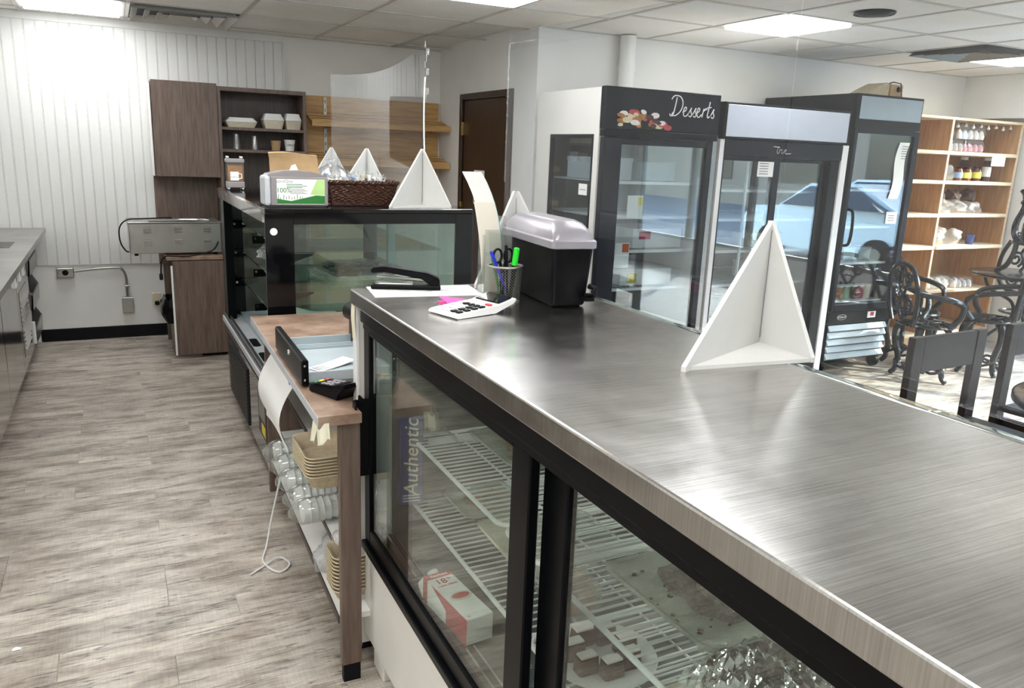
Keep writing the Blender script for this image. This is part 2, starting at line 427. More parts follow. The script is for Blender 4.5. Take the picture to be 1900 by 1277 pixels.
wall_front = struct('wall_front', box(BM(), XL-.1, XR+.1, YF-.1, YF, -.05, ZC+.15), 'wall_paint')
# return wall with the brown door
DY0, DY1, DZ = 5.56, 6.47, 2.01
bm = BM(); box(bm, XD, XD+.1, YN+.1, DY0, -.05, ZC+.15); box(bm, XD, XD+.1, DY1, YB+.1, -.05, ZC+.15); box(bm, XD, XD+.1, DY0, DY1, DZ, ZC+.15)
wall_door = struct('wall_door', bm, 'wall_paint')
d1 = thing('door_1', 'dark brown wooden door with a paper notice, in a brown frame', 'door', (XD, 6.0, 0)); del d1['category']; d1['kind'] = 'structure'; del d1['label']
bm = BM(); box(bm, XD-.015, XD+.06, DY0-.055, DY0, 0, DZ+.05, .004); box(bm, XD-.015, XD+.06, DY1, DY1+.055, 0, DZ+.05, .004); box(bm, XD-.015, XD+.06, DY0, DY1, DZ, DZ+.05, .004)
obj('door_frame', W(bm, d1), 'door_wood', d1)
obj('door_leaf', W(box(BM(), XD+.004, XD+.044, DY0+.004, DY1-.004, .01, DZ-.005, .003), d1), 'door_wood', d1)
for z in (.3, 1.05, 1.72): obj('hinge', W(box(BM(), XD-.022, XD+.004, DY1-.03, DY1-.005, z, z+.11, .003), d1), 'brass', d1)
bm = BM(); tube(bm, [(XD-.002, DY0+.07, 1.0), (XD-.05, DY0+.07, 1.0)], .012, 10); lathe(bm, [(0, 0), (.02, .004), (.028, .018), (.026, .034), (0, .042)], 16, (XD-.045, DY0+.07, 1.0), Matrix.Rotation(-PI/2, 3, 'Y'))
obj('door_knob', W(bm, d1), 'brass', d1)
n1 = thing('paper_notice', 'white printed notice taped on the dark brown door', 'notice', (XD-.001, 6.1, 1.3))
obj('sheet', box(BM(), -.002, 0, -.105, .105, -.14, .14), 'paper', n1)
for k in range(14):
    wd = rnd.uniform(.05, .09) if k else .08
    obj('print_line', box(BM(), -.0028, -.002, .09-2*wd, .09, .115-k*.018, .119-k*.018), 'ink_grey', n1)
# wall behind the tall fridges
wall_fridge = struct('wall_fridge', box(BM(), XD, XR+.1, YN, YN+.1, -.05, ZC+.15), 'wall_paint')
# window wall to the street, out of frame on the right
WY = [-2.2, -.95, .3, 1.55, 2.8, 4.22]; WZ0, WZ1 = .42, 2.3
bm = BM(); box(bm, XR, XR+.1, YF-.1, YN+.1, -.05, WZ0); box(bm, XR, XR+.1, YF-.1, YN+.1, WZ1, ZC+.15); box(bm, XR, XR+.1, WY[-1], YN+.1, WZ0, WZ1); box(bm, XR, XR+.1, YF-.1, WY[0], WZ0, WZ1)
wall_right = struct('wall_right', bm, 'wall_paint')
struct('bulkhead', box(BM(), XR-.16, XR-.0005, 4.25, YN-.0005, 2.07, ZC-.002), 'wall_paint', wall_right)
for i in range(5):
    a, b = WY[i], WY[i+1]; wn = obj('window_%d' % (i+1), None, None) if False else None
    t = thing('window_%d' % (i+1), 'w', 'window', (XR+.05, (a+b)/2, WZ0)); del t['label']; del t['category']; t['kind'] = 'structure'
    bm = BM(); f = .045
    box(bm, XR+.02, XR+.08, a, a+f, WZ0, WZ1); box(bm, XR+.02, XR+.08, b-f, b, WZ0, WZ1); box(bm, XR+.02, XR+.08, a+f, b-f, WZ0, WZ0+f); box(bm, XR+.02, XR+.08, a+f, b-f, WZ1-f, WZ1)
    obj('window_frame', W(bm, t), 'dull_aluminium', t)
    obj('pane', W(box(BM(), XR+.046, XR+.052, a+f, b-f, WZ0+f, WZ1-f), t), 'window_glass', t)
# ceiling: slab, hung grid, tiles
ceiling = struct('ceiling', box(BM(), XL-.1, XR+.1, YF-.1, YB+.1, ZC+.03, ZC+.16), 'wall_paint')
GX = [XL, -1.2, -.52, .165, .88, 1.575, 2.26, 2.94, 3.62, 4.24, 4.86, 5.48, 6.1, 6.72, 7.34, XR]
YL = [YF, -2.2, -1.52, -.84, -.16, .52, 1.18, 1.85, 2.5, 3.2, 3.88, 4.58, 5.31, 6.05, 6.80, YB]
YR_ = [YF, -2.35, -1.67, -.99, -.31, .37, 1.05, 1.73, 2.4, 3.05, 3.73, 4.38, YN]
LIGHTS = {(2, 13), (5, 10), (3, 10), (3, 8), (3, 5), (1, 7), (1, 4), (5, 7), (5, 4), (2, 2)}  # some kitchen panels are unseen, added to brighten till shelves and back wall
LIGHTSR = {(8, 10), (12, 10), (8, 7), (8, 4), (12, 7), (12, 4), (10, 2)}
VENTS = {(3, 13)}; VENTSR = {(11, 10)}
cells = []
for i in range(15):
    ys = YL if GX[i] < 2.9 else YR_
    for j in range(len(ys)-1): cells.append((i, j, GX[i], GX[i+1], ys[j], ys[j+1], GX[i] >= 2.9))
tiles = {}
def tile(x0, x1, y0, y1):
    w, h = round(x1-x0, 3), round(y1-y0, 3)
    if (w, h) not in tiles:
        me = mesh('ceiling_tile', box(BM(), -w/2+.004, w/2-.004, -h/2+.004, h/2-.004, 0, .016, .003)); me.materials.append(MATS['ceiling_tile']); tiles[(w, h)] = me
    obj('ceiling_tile', tiles[(w, h)], None, ceiling, ((x0+x1)/2, (y0+y1)/2, ZC+.002))
LBL = {(2, 13): 'white fluorescent ceiling panel above the white boarded wall', (5, 10): 'fluorescent ceiling panel cut by the top edge, above the brown door',
       ('R', 8, 10): 'bright square ceiling panel above the tall sliding door fridge', ('R', 12, 10): 'bright ceiling panel beside the dark vent near the wooden shelves'}
for (i, j, x0, x1, y0, y1, right) in cells:
    if x1 > XD and y0 >= YN-.01: continue
    if x1-x0 < .03 or y1-y0 < .03: continue
    key = (i, j); L = key in (LIGHTSR if right else LIGHTS); V = key in (VENTSR if right else VENTS)
    if L:
        k = ('R', i, j) if right else key
        t = thing('ceiling_light', LBL.get(k, 'unseen ceiling panel outside the picture, placed to light the room'), 'ceiling light', ((x0+x1)/2, (y0+y1)/2, ZC), 0, 'recessed ceiling light panels')
        a, b = (x1-x0)/2-.014, (y1-y0)/2-.014
        bm = BM(); e = .03
        box(bm, -a, a, -b, -b+e, -.004, .02); box(bm, -a, a, b-e, b, -.004, .02); box(bm, -a, -a+e, -b+e, b-e, -.004, .02); box(bm, a-e, a, -b+e, b-e, -.004, .02)
        obj('frame', bm, 'grid_white', t)
        le = obj('lens', box(BM(), -a+e, a-e, -b+e, b-e, -.018, .012, .006, 2), 'lamp_lens_dim' if k == ('R', 8, 7) else 'lamp_lens', t)
        if k in LBL and False: pass
    elif not V: tile(x0, x1, y0, y1)
bars = set()
def bar(x0, x1, y0, y1): obj('grid_bar', box(BM(), x0, x1, y0, y1, ZC-.004, ZC+.004), 'grid_white', ceiling)
for gx in GX[1:-1]:
    y1 = YB if gx < XD else YN
    bar(gx-.012, gx+.012, YF, y1)
for gy in YL[1:-1]: bar(XL, 2.928, gy-.012, gy+.012) if gy < YN else bar(XL, XD, gy-.012, gy+.012)
for gy in YR_[1:-1]: bar(2.952, XR, gy-.012, gy+.012)
bm = BM(); box(bm, XL, XD, YB-.02, YB, ZC-.004, ZC+.004); obj('wall_angle', bm, 'grid_white', ceiling)
obj('wall_angle', box(BM(), XD, XR, YN-.02, YN, ZC-.004, ZC+.004), 'grid_white', ceiling)
# dark louvred supply vents
def vent(x0, x1, y0, y1, label, mat):
    t = thing('ceiling_vent', label, 'vent', ((x0+x1)/2, (y0+y1)/2, ZC), 0, 'ceiling vents')
    a, b = (x1-x0)/2-.014, (y1-y0)/2-.014
    obj('backing', box(BM(), -a, a, -b, b, .014, .022), 'black_rubber', t)
    for k in range(4):
        s0 = .98-.24*k; s1 = s0-.13; bm = BM(); q = lambda u, z: [(a*u, b*u, z), (-a*u, b*u, z), (-a*u, -b*u, z), (a*u, -b*u, z)]
        loft(bm, [q(s1, .012), q(s0, -.030+.004*k), q(s0+.012, -.030+.004*k), q(s1+.02, .013)], False, False, False)
        obj('vane', bm, mat, t)
vent(GX[3], GX[4], YL[13], YL[14], 'square louvred vent in the ceiling above the white boarded wall', 'grid_white')
vent(GX[11], GX[12], YR_[10], YR_[11], 'dark square louvred vent in the ceiling near the wooden shelves', 'metal_box')
t = thing('ceiling_speaker', 'round dark grille disc flush in the ceiling', 'speaker', (3.97, 3.42, ZC))
obj('grille', lathe(BM(), [(0, -.02), (.05, -.02), (.085, -.012), (.10, -.004), (.10, .004)], 32), 'navy_black', t)
obj('ring', lathe(BM(), [(.098, -.006), (.112, -.010), (.118, -.002), (.118, .004)], 32, cap=False), 'black_frame', t)
# round white pipe standing against the fridge wall
t = thing('drain_pipe', 'white painted round pipe standing in front of the wall behind the desserts fridge', 'pipe', (3.42, 5.08, 0))
obj('pipe', lathe(BM(), [(.058, 0), (.058, ZC-.006)], 24), 'wall_paint', t)
for z in (1.2, 2.2): obj('coupling', lathe(BM(), [(.063, z), (.063, z+.05)], 24), 'wall_paint', t)
# ============================================================ steel topped refrigerated case in the foreground
CY0, CY1, CZ = -1.2, 2.2, 1.2
rc = thing('refrigerated_case', 'long steel topped refrigerated bakery case with black sliding glass doors', 'display case', (.9, .5, 0))
def P(name, bm, mat, par=rc): return obj(name, W(bm, rc), mat, par)
bm = BM(); box(bm, .585, 1.205, CY0, CY1, 1.157, CZ, .004, 2); P('worktop', bm, 'worktop_steel')
bm = BM(); box(bm, .604, .70, CY0, 2.165, 1.108, 1.157, .004); box(bm, .612, .70, CY0, 2.165, 1.088, 1.108, .002); P('header', bm, 'black_frame')
prof = [(.60, .06), (.60, 1.155), (1.203, 1.155), (1.30, 1.135), (1.39, 1.075), (1.445, .98), (1.47, .85), (1.48, .5), (1.48, .06)]
for y0, y1 in ((2.168, 2.2), (CY0, CY0+.04)): P('end_panel', prism(BM(), prof, y0, y1, 'y'), 'white_enamel')
P('end_shade_liner', prism(BM(), [(.70, .43), (.70, 1.10), (1.19, 1.10), (1.36, 1.0), (1.44, .7), (1.44, .43)], 2.160, 2.167, 'y'), 'liner_grey')  # dark sheet over the white end panel, painting in the unlit interior
P('edge_trim', box(BM(), .592, .604, 2.166, 2.203, .05, 1.156, .003, 2), 'white_plastic')
bm = BM(); sheet(bm, lambda u, v: (.5905-.002*math.sin(5*u), 2.166+.037*v, 1.155-.10*u), 6, 2, .001); P('masking_tape', bm, 'yellow_tape')
P('sill', box(BM(), .602, .70, CY0+.04, 2.166, .40, .425, .003), 'black_frame')
bm = BM()
for x in (.645, .668, .69): box(bm, x-.003, x+.003, CY0+.04, 2.166, .425, .452)
P('door_track', bm, 'chrome')
P('base_panel', box(BM(), .612, 1.47, CY0+.04, 2.166, .10, .40, .004), 'white_enamel')
P('deck', box(BM(), .702, 1.40, CY0+.04, 2.166, .40, .428), 'liner_grey')
for y in (-.9, .4, 1.2, 2.08):
    for x in (.66, 1.4): P('foot', box(BM(), x-.03, x+.03, y-.05, y+.05, 0, .10, .004), 'white_enamel')
P('front_kick', box(BM(), 1.40, 1.468, CY0+.04, 2.166, .428, .56, .004), 'black_frame')
gp = [(1.205, 1.193), (1.26, 1.190), (1.315, 1.172), (1.365, 1.138), (1.41, 1.085), (1.443, 1.01), (1.462, .92), (1.47, .80), (1.472, .56)]
gp = [(p.x, p.z) for p in spline([(a, 0, b) for a, b in gp], 3)]
for y0, y1 in ((1.505, 2.166), (.83, 1.5), (.15, .825), (CY0+.04, .145)):
    bm = BM(); sheet(bm, lambda u, v: (*[(gp[int(round(u*(len(gp)-1)))][0]), y0+(y1-y0)*v], gp[int(round(u*(len(gp)-1)))][1]), len(gp)-1, 1, .006)
    P('curved_pane', bm, 'case_glass')
for y in (1.5025, .8275, .1475):
    bm = BM(); tube(bm, [(a, y, b) for a, b in gp], .003, 6); P('pane_joint', bm, 'clear_plastic')
bm = BM(); tube(bm, [(1.208, CY0, 1.196), (1.208, 2.166, 1.196)], .005, 8); P('rear_trim', bm, 'chrome')
def sliding_door(y0, y1, x0, label=None, stl=(.05, .07)):
    f = P('sliding_door', BM(), None); f.data.materials.append(MATS['black_frame'])
    bm = BM(); x1 = x0+.022; z0, z1 = .428, 1.09
    box(bm, x0, x1, y0, y0+stl[0], z0, z1, .003); box(bm, x0, x1, y1-stl[1], y1, z0, z1, .003)
    box(bm, x0, x1, y0+stl[0], y1-stl[1], z0, z0+.048, .003); box(bm, x0, x1, y0+stl[0], y1-stl[1], z1-.012, z1, .003)
    W(bm, rc); me = mesh('sliding_door', bm); me.materials.append(MATS['black_frame']); f.data = me
    obj('glass', W(box(BM(), x0+.007, x0+.013, y0+stl[0]-.005, y1-stl[1]+.005, z0+.043, z1-.008), rc), 'case_glass', f)
    return f
dA = sliding_door(1.125, 2.164, .614, stl=(.072, .052))
dB = sliding_door(.06, 1.135, .648, stl=(.06, .085))
dC = sliding_door(-1.1, .10, .614, stl=(.06, .06))
bm = BM(); box(bm, .566, .616, 2.112, 2.118, .655, .892, .003); box(bm, .594, .602, 2.116, 2.16, .655, .892, .003); box(bm, .602, .614, 2.125, 2.155, .67, .69); box(bm, .602, .614, 2.125, 2.155, .86, .88); box(bm, .566, .571, 2.085, 2.115, .655, .892, .002)
hd = obj('handle', W(bm, rc), 'black_frame', dA)
for z in (.68, .868):
    for y in (2.128, 2.150): obj('screw', W(lathe(BM(), [(0, -.004), (.004, -.003), (.005, 0)], 10, (.592, y, z), Matrix.Rotation(PI/2, 3, 'Y')), rc), 'chrome', dA)
bm = BM(); tube(bm, [(.636, 2.06, 1.157), (.636, 2.05, 1.157)], .004, 6); bm.free()
def wire_shelf(y0, y1, z, x0=.75, x1=1.32):
    bm = BM(); r = .0058
    loop = [(x, y, z) for x, y in rrect(x0, x1, y0, y1, .03, 4)]
    tube(bm, loop, r, 8, closed=True)
    y = y0+.026
    while y < y1-.01: tube(bm, [(x0, y, z+.004), (x1, y, z+.004)], .0026, 6); y += .0245
    for x in (x0+.14, x0+.30, x0+.46): tube(bm, [(x, y0, z-.003), (x, y1, z-.003)], .0034, 6)
    return P('wire_shelf', bm, 'white_plastic')
for (y0, y1) in ((1.50, 2.13), (1.30, 1.49), (.72, 1.29), (.05, .71), (-.65, .04)):
    wire_shelf(y0, y1, .75)
for (y0, y1) in ((1.36, 2.14), (.66, 1.35), (-.05, .65)): wire_shelf(y0, y1, .545)
for y in (2.145, 1.33, .66, 0): P('upright', box(BM(), 1.32, 1.345, y-.012, y+.012, .43, 1.10), 'liner_grey')
for y in (2.12, 1.34, .67):
    for z in (.74, .535): P('bracket', prism(BM(), [(.80, z), (1.33, z), (1.33, z-.05), (.80, z-.014)], y-.004, y+.004, 'y'), 'white_plastic')
text('warning_print', 'LUBRICATE', .012, 'ink_grey', rc, (0, 0, -5), (0, 0, 0)) if False else None

# ---- things inside the case
def tray(name, label, cat, c, rz, L, Wd, h, mat, fill=None, group=None, film=True, fillcol='dark_crumbs'):
    t = thing(name, label, cat, c, rz, group)
    def ring(e, z): return [(x, y, z) for x, y in rrect(-L/2+e, L/2-e, -Wd/2+e, Wd/2-e, .035, 5)]
    bm = BM(); loft(bm, [ring(.03, 0), ring(.028, .002), ring(.012, h*.9), ring(.004, h), ring(0, h-.004), ring(.004, h-.006), ring(.016, h*.85), ring(.034, .005), ring(.05, .005)], True, True)
    obj('tray_body', bm, mat, t)
    if fill:
        rr = random.Random(int(c[1]*1000)); cx, cy = L*.06, -Wd*.12
        out = [(cx+L*.34*math.cos(q*PI/12)*rr.uniform(.75, 1.1), cy+Wd*.30*math.sin(q*PI/12)*rr.uniform(.7, 1.1)) for q in range(24)]
        bm = BM(); loft(bm, [[(x, y, .006) for x, y in out], [(x*.97, y*.97, .020+rr.uniform(-.003, .003)) for x, y in out]], smooth=False); obj('cake_slab', bm, fillcol, t)
        out2 = [(cx-L*.1+L*.16*math.cos(q*PI/8)*rr.uniform(.7, 1.1), cy+Wd*.14*math.sin(q*PI/8)*rr.uniform(.7, 1.1)) for q in range(16)]
        bm = BM(); loft(bm, [[(x, y, .019) for x, y in out2], [(x, y, .028) for x, y in out2]], smooth=False); obj('cake_slab', bm, 'cake_brown', t)
        for k in range(fill*3):
            a, b, s = rr.uniform(-.42, .42)*L, rr.uniform(-.40, .40)*Wd, rr.uniform(.002, .007)
            bm = BM(); bmesh.ops.create_icosphere(bm, subdivisions=1, radius=s)
            for v in bm.verts: v.co = Vector((v.co.x+a, v.co.y*1.3+b, .006+s*.4+v.co.z*.6))
            obj('crumb', bm, fillcol, t)
    if film:
        rr = random.Random(3); bm = BM()
        sheet(bm, lambda u, v: ((u-.5)*L*1.02, (v-.5)*Wd*1.02, h+.006+.010*math.sin(9*u+5*v)*math.sin(7*v)*.5+rr.uniform(-.0015, .0015) - (.012 if min(u, v, 1-u, 1-v) < .02 else 0)), 22, 16)
        obj('cling_film', bm, 'film', t)
    return t
tray('cake_tray', 'large clear tray of brown cake scraps under cling film, behind the nearest sliding door', 'tray', (.965, 1.05, .758), PI/2+.03, .34, .25, .03, 'tray_plastic', 9, 'trays in the refrigerated case')
tray('cake_tray', 'empty pale tray under cling film on the lower wire shelf behind the far door', 'tray', (.94, 1.70, .553), PI/2-.02, .33, .20, .028, 'fibre_light', 0, 'trays in the refrigerated case')
tray('cake_tray', 'small clear tray with a dark round cake, deep inside the far door', 'tray', (1.0, 1.88, .758), PI/2, .30, .22, .03, 'tray_plastic', 4, 'trays in the refrigerated case', fillcol='pastry')
tray('cake_tray', 'clear tray at the far end of the lower wire shelf', 'tray', (.93, 1.99, .553), PI/2, .22, .2, .028, 'tray_plastic', 3, 'trays in the refrigerated case', fillcol='pastry')
tray('cake_tray', 'pale plate lying low under the wire shelf behind the nearest door', 'tray', (.90, .95, .553), PI/2, .25, .2, .02, 'fibre_light', 0, 'trays in the refrigerated case', film=False)
def crumple(name, label, c, L, Wd, H, mat, seed, n=26, amp=.02):
    rr = random.Random(seed); ph = [(rr.uniform(4, 22), rr.uniform(4, 22), rr.uniform(0, 6), rr.uniform(.3, 1)) for _ in range(7)]
    bm = BM()
    def S(u, v):
        d = min(u, v, 1-u, 1-v)*2; base = H*min(1, d*2.2)**.5
        return Vector((c[0]+(u-.5)*L+rr.uniform(-.002, .002), c[1]+(v-.5)*Wd+rr.uniform(-.002, .002), c[2]+base+amp*sum(abs(math.sin(a*u+b*v+p))*k for a, b, p, k in ph)/7*min(1, d*3)))
    sheet(bm, S, n, n)
    for fc in bm.faces: fc.smooth = False
    t = thing(name, label, 'plastic wrap', (c[0], c[1], c[2])); o = obj('wrap', W(bm, t), mat, t); return t
wr = crumple('wrapped_cake', 'dark cake wrapped in crumpled shiny plastic, at the bottom edge of the picture', (.93, .76, .756), .3, .26, .05, 'shiny_wrap', 5, 26, .07)
obj('cake', loft(BM(), [[(x, y, .002) for x, y in rrect(-.13, .13, -.11, .11, .03)], [(x, y, .045) for x, y in rrect(-.125, .125, -.105, .105, .03)]]), 'dark_crumbs', wr)
crumple('loose_film', 'loose ruffle of cling film on the upper wire shelf behind the far door', (.80, 1.62, .762), .10, .16, .012, 'film', 8, 16, .03)
crumple('loose_film', 'cling film bunched at the far corner of the upper wire shelf', (.80, 2.03, .762), .10, .14, .02, 'film', 9, 16, .03)
crumple('loose_film', 'cling film draped over the upper shelf just behind the middle door post', (.86, 1.39, .762), .2, .14, .02, 'film', 10, 16, .03)
pp = thing('pastry_plate', 'iced dark pastries on a plate, glimpsed past the middle door post', 'pastries', (.86, 1.22, .553))
obj('plate', lathe(BM(), [(0, 0), (.09, 0), (.12, .012), (.118, .015), (.085, .005), (0, .005)], 28), 'white_plastic', pp)
for k in range(7):
    a = k*.9; bm = BM(); loft(bm, [[(x+.06*math.cos(a), y+.06*math.sin(a), .006) for x, y in rrect(-.025, .025, -.018, .018, .008, 3)], [(x+.06*math.cos(a), y+.06*math.sin(a), .04) for x, y in rrect(-.022, .022, -.016, .016, .008, 3)]])
    s = obj('slice', bm, 'dark_crumbs', pp)
    obj('icing', box(BM(), .06*math.cos(a)-.02, .06*math.cos(a)+.02, .06*math.sin(a)-.012, .06*math.sin(a)+.012, .04, .046, .002), 'meringue', s)
bh = thing('bread_bag', 'bagged brown loaf on the lower shelf behind the far door post', 'bread', (.90, 1.435, .553))
bm = BM(); loft(bm, [[(x*s, y*s, z) for x, y in rrect(-.05, .05, -.07, .07, .03)] for z, s in ((0, .8), (.02, 1), (.06, 1), (.08, .7))]); obj('loaf', bm, 'pastry', bh)
bm = BM(); loft(bm, [[(x*s, y*s, z) for x, y in rrect(-.056, .056, -.078, .078, .03)] for z, s in ((0, .9), (.02, 1.04), (.065, 1.03), (.09, .7))]); obj('bag', bm, 'film_bag', bh)
gl = thing('drinking_glass', 'clear glass tumbler standing low behind the middle door post', 'glass', (.755, 1.33, .428))
obj('glass_wall', lathe(BM(), [(0, .001), (.028, .001), (.034, .09), (.032, .09), (.026, .008), (0, .008)], 24), 'tumbler', gl)
gl2 = dup(gl, (.73, 1.26, .428), label='clear glass tumbler nearest the middle door post, beside another')
# cream carton lying on the deck
ct = thing('cream_carton', 'white and red table cream carton lying behind the far sliding door', 'carton', (.694, 1.62, .4525), .12)
a, b, h = .037, .112, .070
obj('carton_body', box(BM(), -a, a, -b, b, 0, h, .002), 'paper', ct)
obj('red_band', box(BM(), -a-.0006, a+.0004, b-.022, b+.0006, .001, h+.0006), 'red_print', ct)
obj('red_side', box(BM(), -a-.0007, -a, -b, -b*.1, .001, h*.99), 'red_print', ct)
obj('red_side', prism(BM(), [(-b, h*.2), (-b, h), (b*.6, h), (-b*.2, h*.5)], -a-.0009, -a-.0003, 'x'), 'red_print', ct)
bm = BM(); prism(bm, [(b, 0), (b, h), (b+.03, h*.55), (b+.03, h*.45)], -a, a, 'x'); obj('gable', bm, 'paper', ct)
obj('cap', lathe(BM(), [(.0, .014), (.014, .014), (.015, .002), (.015, 0)], 20, (0, b+.012, h*.8), Matrix.Rotation(-.9, 3, 'X')), 'white_plastic', ct)
text('brand_print', 'Sealtest', .016, 'paper', ct, (0, b-.011, h+.0008), (0, 0, 0), .0003, .25)
text('percent_print', '18', .032, 'red_print', ct, (-.008, b-.043, h+.0006), (0, 0, 0), .0003)
text('percent_print', '%', .013, 'red_print', ct, (.016, b-.036, h+.0006), (0, 0, 0), .0003)
text('product_print', 'TABLE CREAM', .0088, 'red_print', ct, (0, b-.064, h+.0006), (0, 0, 0), .0003)
obj('picture', lathe(BM(), [(0, 0), (.030, 0), (.030, .0005), (0, .0005)], 28, (.004, -.012, h), Matrix.Diagonal((1, .62, 1))), 'fibre_light', ct)
obj('picture', lathe(BM(), [(0, 0), (.024, 0), (.024, .0009), (0, .0009)], 28, (.004, -.010, h), Matrix.Diagonal((1, .5, 1))), 'red_print', ct)
text('volume_print', '1L', .009, 'red_print', ct, (-.024, -b+.012, h+.0006), (0, 0, 0), .0003)
bx_ = thing('blue_box', 'blue cardboard box with cream lettering standing inside the far end of the case', 'box', (.735, 2.10, .556), -.12)
obj('carton_body', box(BM(), -.035, .035, -.025, .025, 0, .27, .002), 'blue_box', bx_)
text('box_print', 'Authentic', .062, 'yellow_tape', bx_, (0, -.0258, .15), (PI/2, -PI/2, 0), .0004, .25)
for k in range(3): obj('print_line', box(BM(), -.026, .026, -.0256, -.025, .012+k*.009, .015+k*.009), 'paper', bx_)

# ============================================================ white board stands and the clear sheets they hold
def stand(label, A, B, J, h, th=.010, slot='ink_grey'):
    A, B, J = Vector(A), Vector(B), Vector(J); t = thing('sheet_stand', label, 'stand', J, 0, 'white board stands holding the clear sheets')
    A, B, O = A-J, B-J, Vector((0, 0, 0)); T = Vector((0, 0, h)); z = Vector((0, 0, 1))
    def side(Q, s):
        d = Q.normalized(); nrm = d.cross(z)*s; q = Q + Vector((0, 0, .0)); tp = T + d*.012
        slab(bm, [(0, 0, 0), q, q+Vector((0, 0, .010)), tp, T], nrm*th)
    bm = BM(); side(A, -1); obj('side_panel', bm, 'foam_board', t)
    bm = BM(); side(B, 1); obj('side_panel', bm, 'foam_board', t)
    bis_ = ((A.normalized()+B.normalized())*.5).normalized()*.021; bm = BM(); box(bm, bis_.x-.0006, bis_.x+.0006, bis_.y-.0006, bis_.y+.0006, .02, h*.93); obj('slot', bm, slot, t)
    bm = BM(); slab(bm, [O, A*.985, B*.985], (0, 0, .008)); obj('base_panel', bm, 'foam_board', t)
    return t
stand('large white triangular board stand in the middle of the steel counter', (.956, 1.162, CZ), (1.272, 1.125, CZ+.0005), (1.278, 1.297, CZ), .276)
stand('white triangular board stand half hidden behind the black bin with the silver lid', (.945, 2.135, CZ), (1.20, 2.03, CZ), (1.09, 2.17, CZ), .285)
DZT = 1.322
stand('white triangular board stand beside the wicker basket, nearest on the black glass case', (1.135, 3.565, DZT), (1.452, 3.573, DZT), (1.355, 3.73, DZT), .275, slot='ink')
stand('white triangular board stand just behind the wicker basket', (1.10, 4.42, DZT), (1.42, 4.43, DZT), (1.318, 4.56, DZT), .265)
stand('white triangular board stand farthest back on the black glass case', (1.04, 4.92, DZT), (1.35, 4.93, DZT), (1.235, 5.06, DZT), .262)
def clear_sheet(label, a, b, z0, z1, bow=.0, zb=None, n=10, th=.003):
    t = thing('clear_sheet', label, 'clear screen', (a[0], a[1], z0), 0, 'clear plastic screens on the counters')
    d = Vector((b[0]-a[0], b[1]-a[1], 0)); nn = Vector((-d.y, d.x, 0)).normalized()
    zz = (z1, zb if zb else z1)
    bm = BM(); sheet(bm, lambda u, v: d*u + nn*bow*math.sin(PI*u) + Vector((0, 0, (zz[0]+(zz[1]-zz[0])*u-z0)*v - .045*math.sin(PI*u)*v*(1 if bow else 0))), n, 6, th)
    obj('screen', bm, 'plexi', t); return t
sA = clear_sheet('tall clear screen between the brown door and the desserts fridge', (1.190, 2.455), (1.281, 1.287), CZ, 1.972)
bm = BM(); tube(bm, [(0, 0, .3), (0, 0, .742)], .0022, 6); tube(bm, [(.0, -.0, .742), (.02, -.17, .742)], .0018, 6); obj('taped_edge', bm, 'film', sA)
sB = clear_sheet('wide clear screen held by the large white stand, in front of the tall fridges', (1.283, 1.284), (1.296, .12), CZ, 1.96)
sC = clear_sheet('clear bowed screen standing on the black glass case in front of the wall shelves', (1.372, 3.745), (1.245, 5.08), DZT, 2.085, -.06, 2.02, 14)
bm = BM()
for k in range(9): bm2 = sheet(bm, lambda u, v: (.002+.014*v*math.sin(k*2.1), -.004-.012*v, .50+k*.03+.03*u), 2, 2)
obj('peeling_film', bm, 'film_bag', sC)
bm = BM(); sheet(bm, lambda u, v: (-.004, -.02+.02*v+.012*math.sin(3*u), .27+.34*u), 8, 1, .001); obj('tape_strip', bm, 'white_plastic', sC)

# ============================================================ things on the steel counter
bn = thing('black_bin', 'black bin with rounded silver lid on the steel counter', 'bin', (1.085, 1.955, CZ), -.09)
def rr4(x, y, z, r=.012): return [(a, b, z) for a, b in rrect(-x, x, -y, y, r, 3)]
bm = BM(); loft(bm, [rr4(.048, .165, .004), rr4(.051, .168, .010), rr4(.060, .185, .168)]); obj('body', bm, 'black_plastic', bn)
bm = BM(); loft(bm, [rr4(.062, .187, .158), rr4(.066, .191, .160), rr4(.066, .191, .178), rr4(.062, .187, .182)]); obj('lid_rim', bm, 'lid_silver', bn)
bm = BM(); loft(bm, [rr4(.061, .186, .180), rr4(.058, .180, .198, .02), rr4(.045, .155, .222, .03), rr4(.030, .135, .229, .02)]); obj('lid', bm, 'lid_silver', bn)
bm = BM(); box(bm, .035, .06, -.20, -.165, .02, .028); tube(bm, [(.048, -.17, .03), (.062, -.195, .035), (.066, -.19, .052), (.056, -.172, .056)], .008, 8); obj('foot_pedal', bm, 'black_plastic', bn)
for s in (-.14, .14): obj('foot', box(BM(), -.04, .04, s-.012, s+.012, 0, .005), 'black_rubber', bn)
pc = thing('pen_cup', 'silver wire mesh pen cup in front of the black bin', 'pen cup', (.928, 1.893, CZ))
bm = BM(); nU, nV = 68, 26; R0, R1, Hc = .041, .047, .098; g = []
vs = {}
for j in range(nV+1):
    for i in range(nU):
        if (i+j) % 2 == 0:
            a = 2*PI*i/nU; r = R0+(R1-R0)*j/nV; vs[(i, j)] = bm.verts.new((r*math.cos(a), r*math.sin(a), .003+Hc*j/nV))
for j in range(1, nV):
    for i in range(nU):
        if (i+j) % 2 == 1:
            q = [vs.get(((i-1) % nU, j)), vs.get((i, j-1)), vs.get(((i+1) % nU, j)), vs.get((i, j+1))]
            if all(q): bm.faces.new(q)
bmesh.ops.wireframe(bm, faces=bm.faces[:], thickness=.0008, use_replace=True, use_boundary=True)
m_ = obj('mesh_wall', bm, 'galvanised', pc)
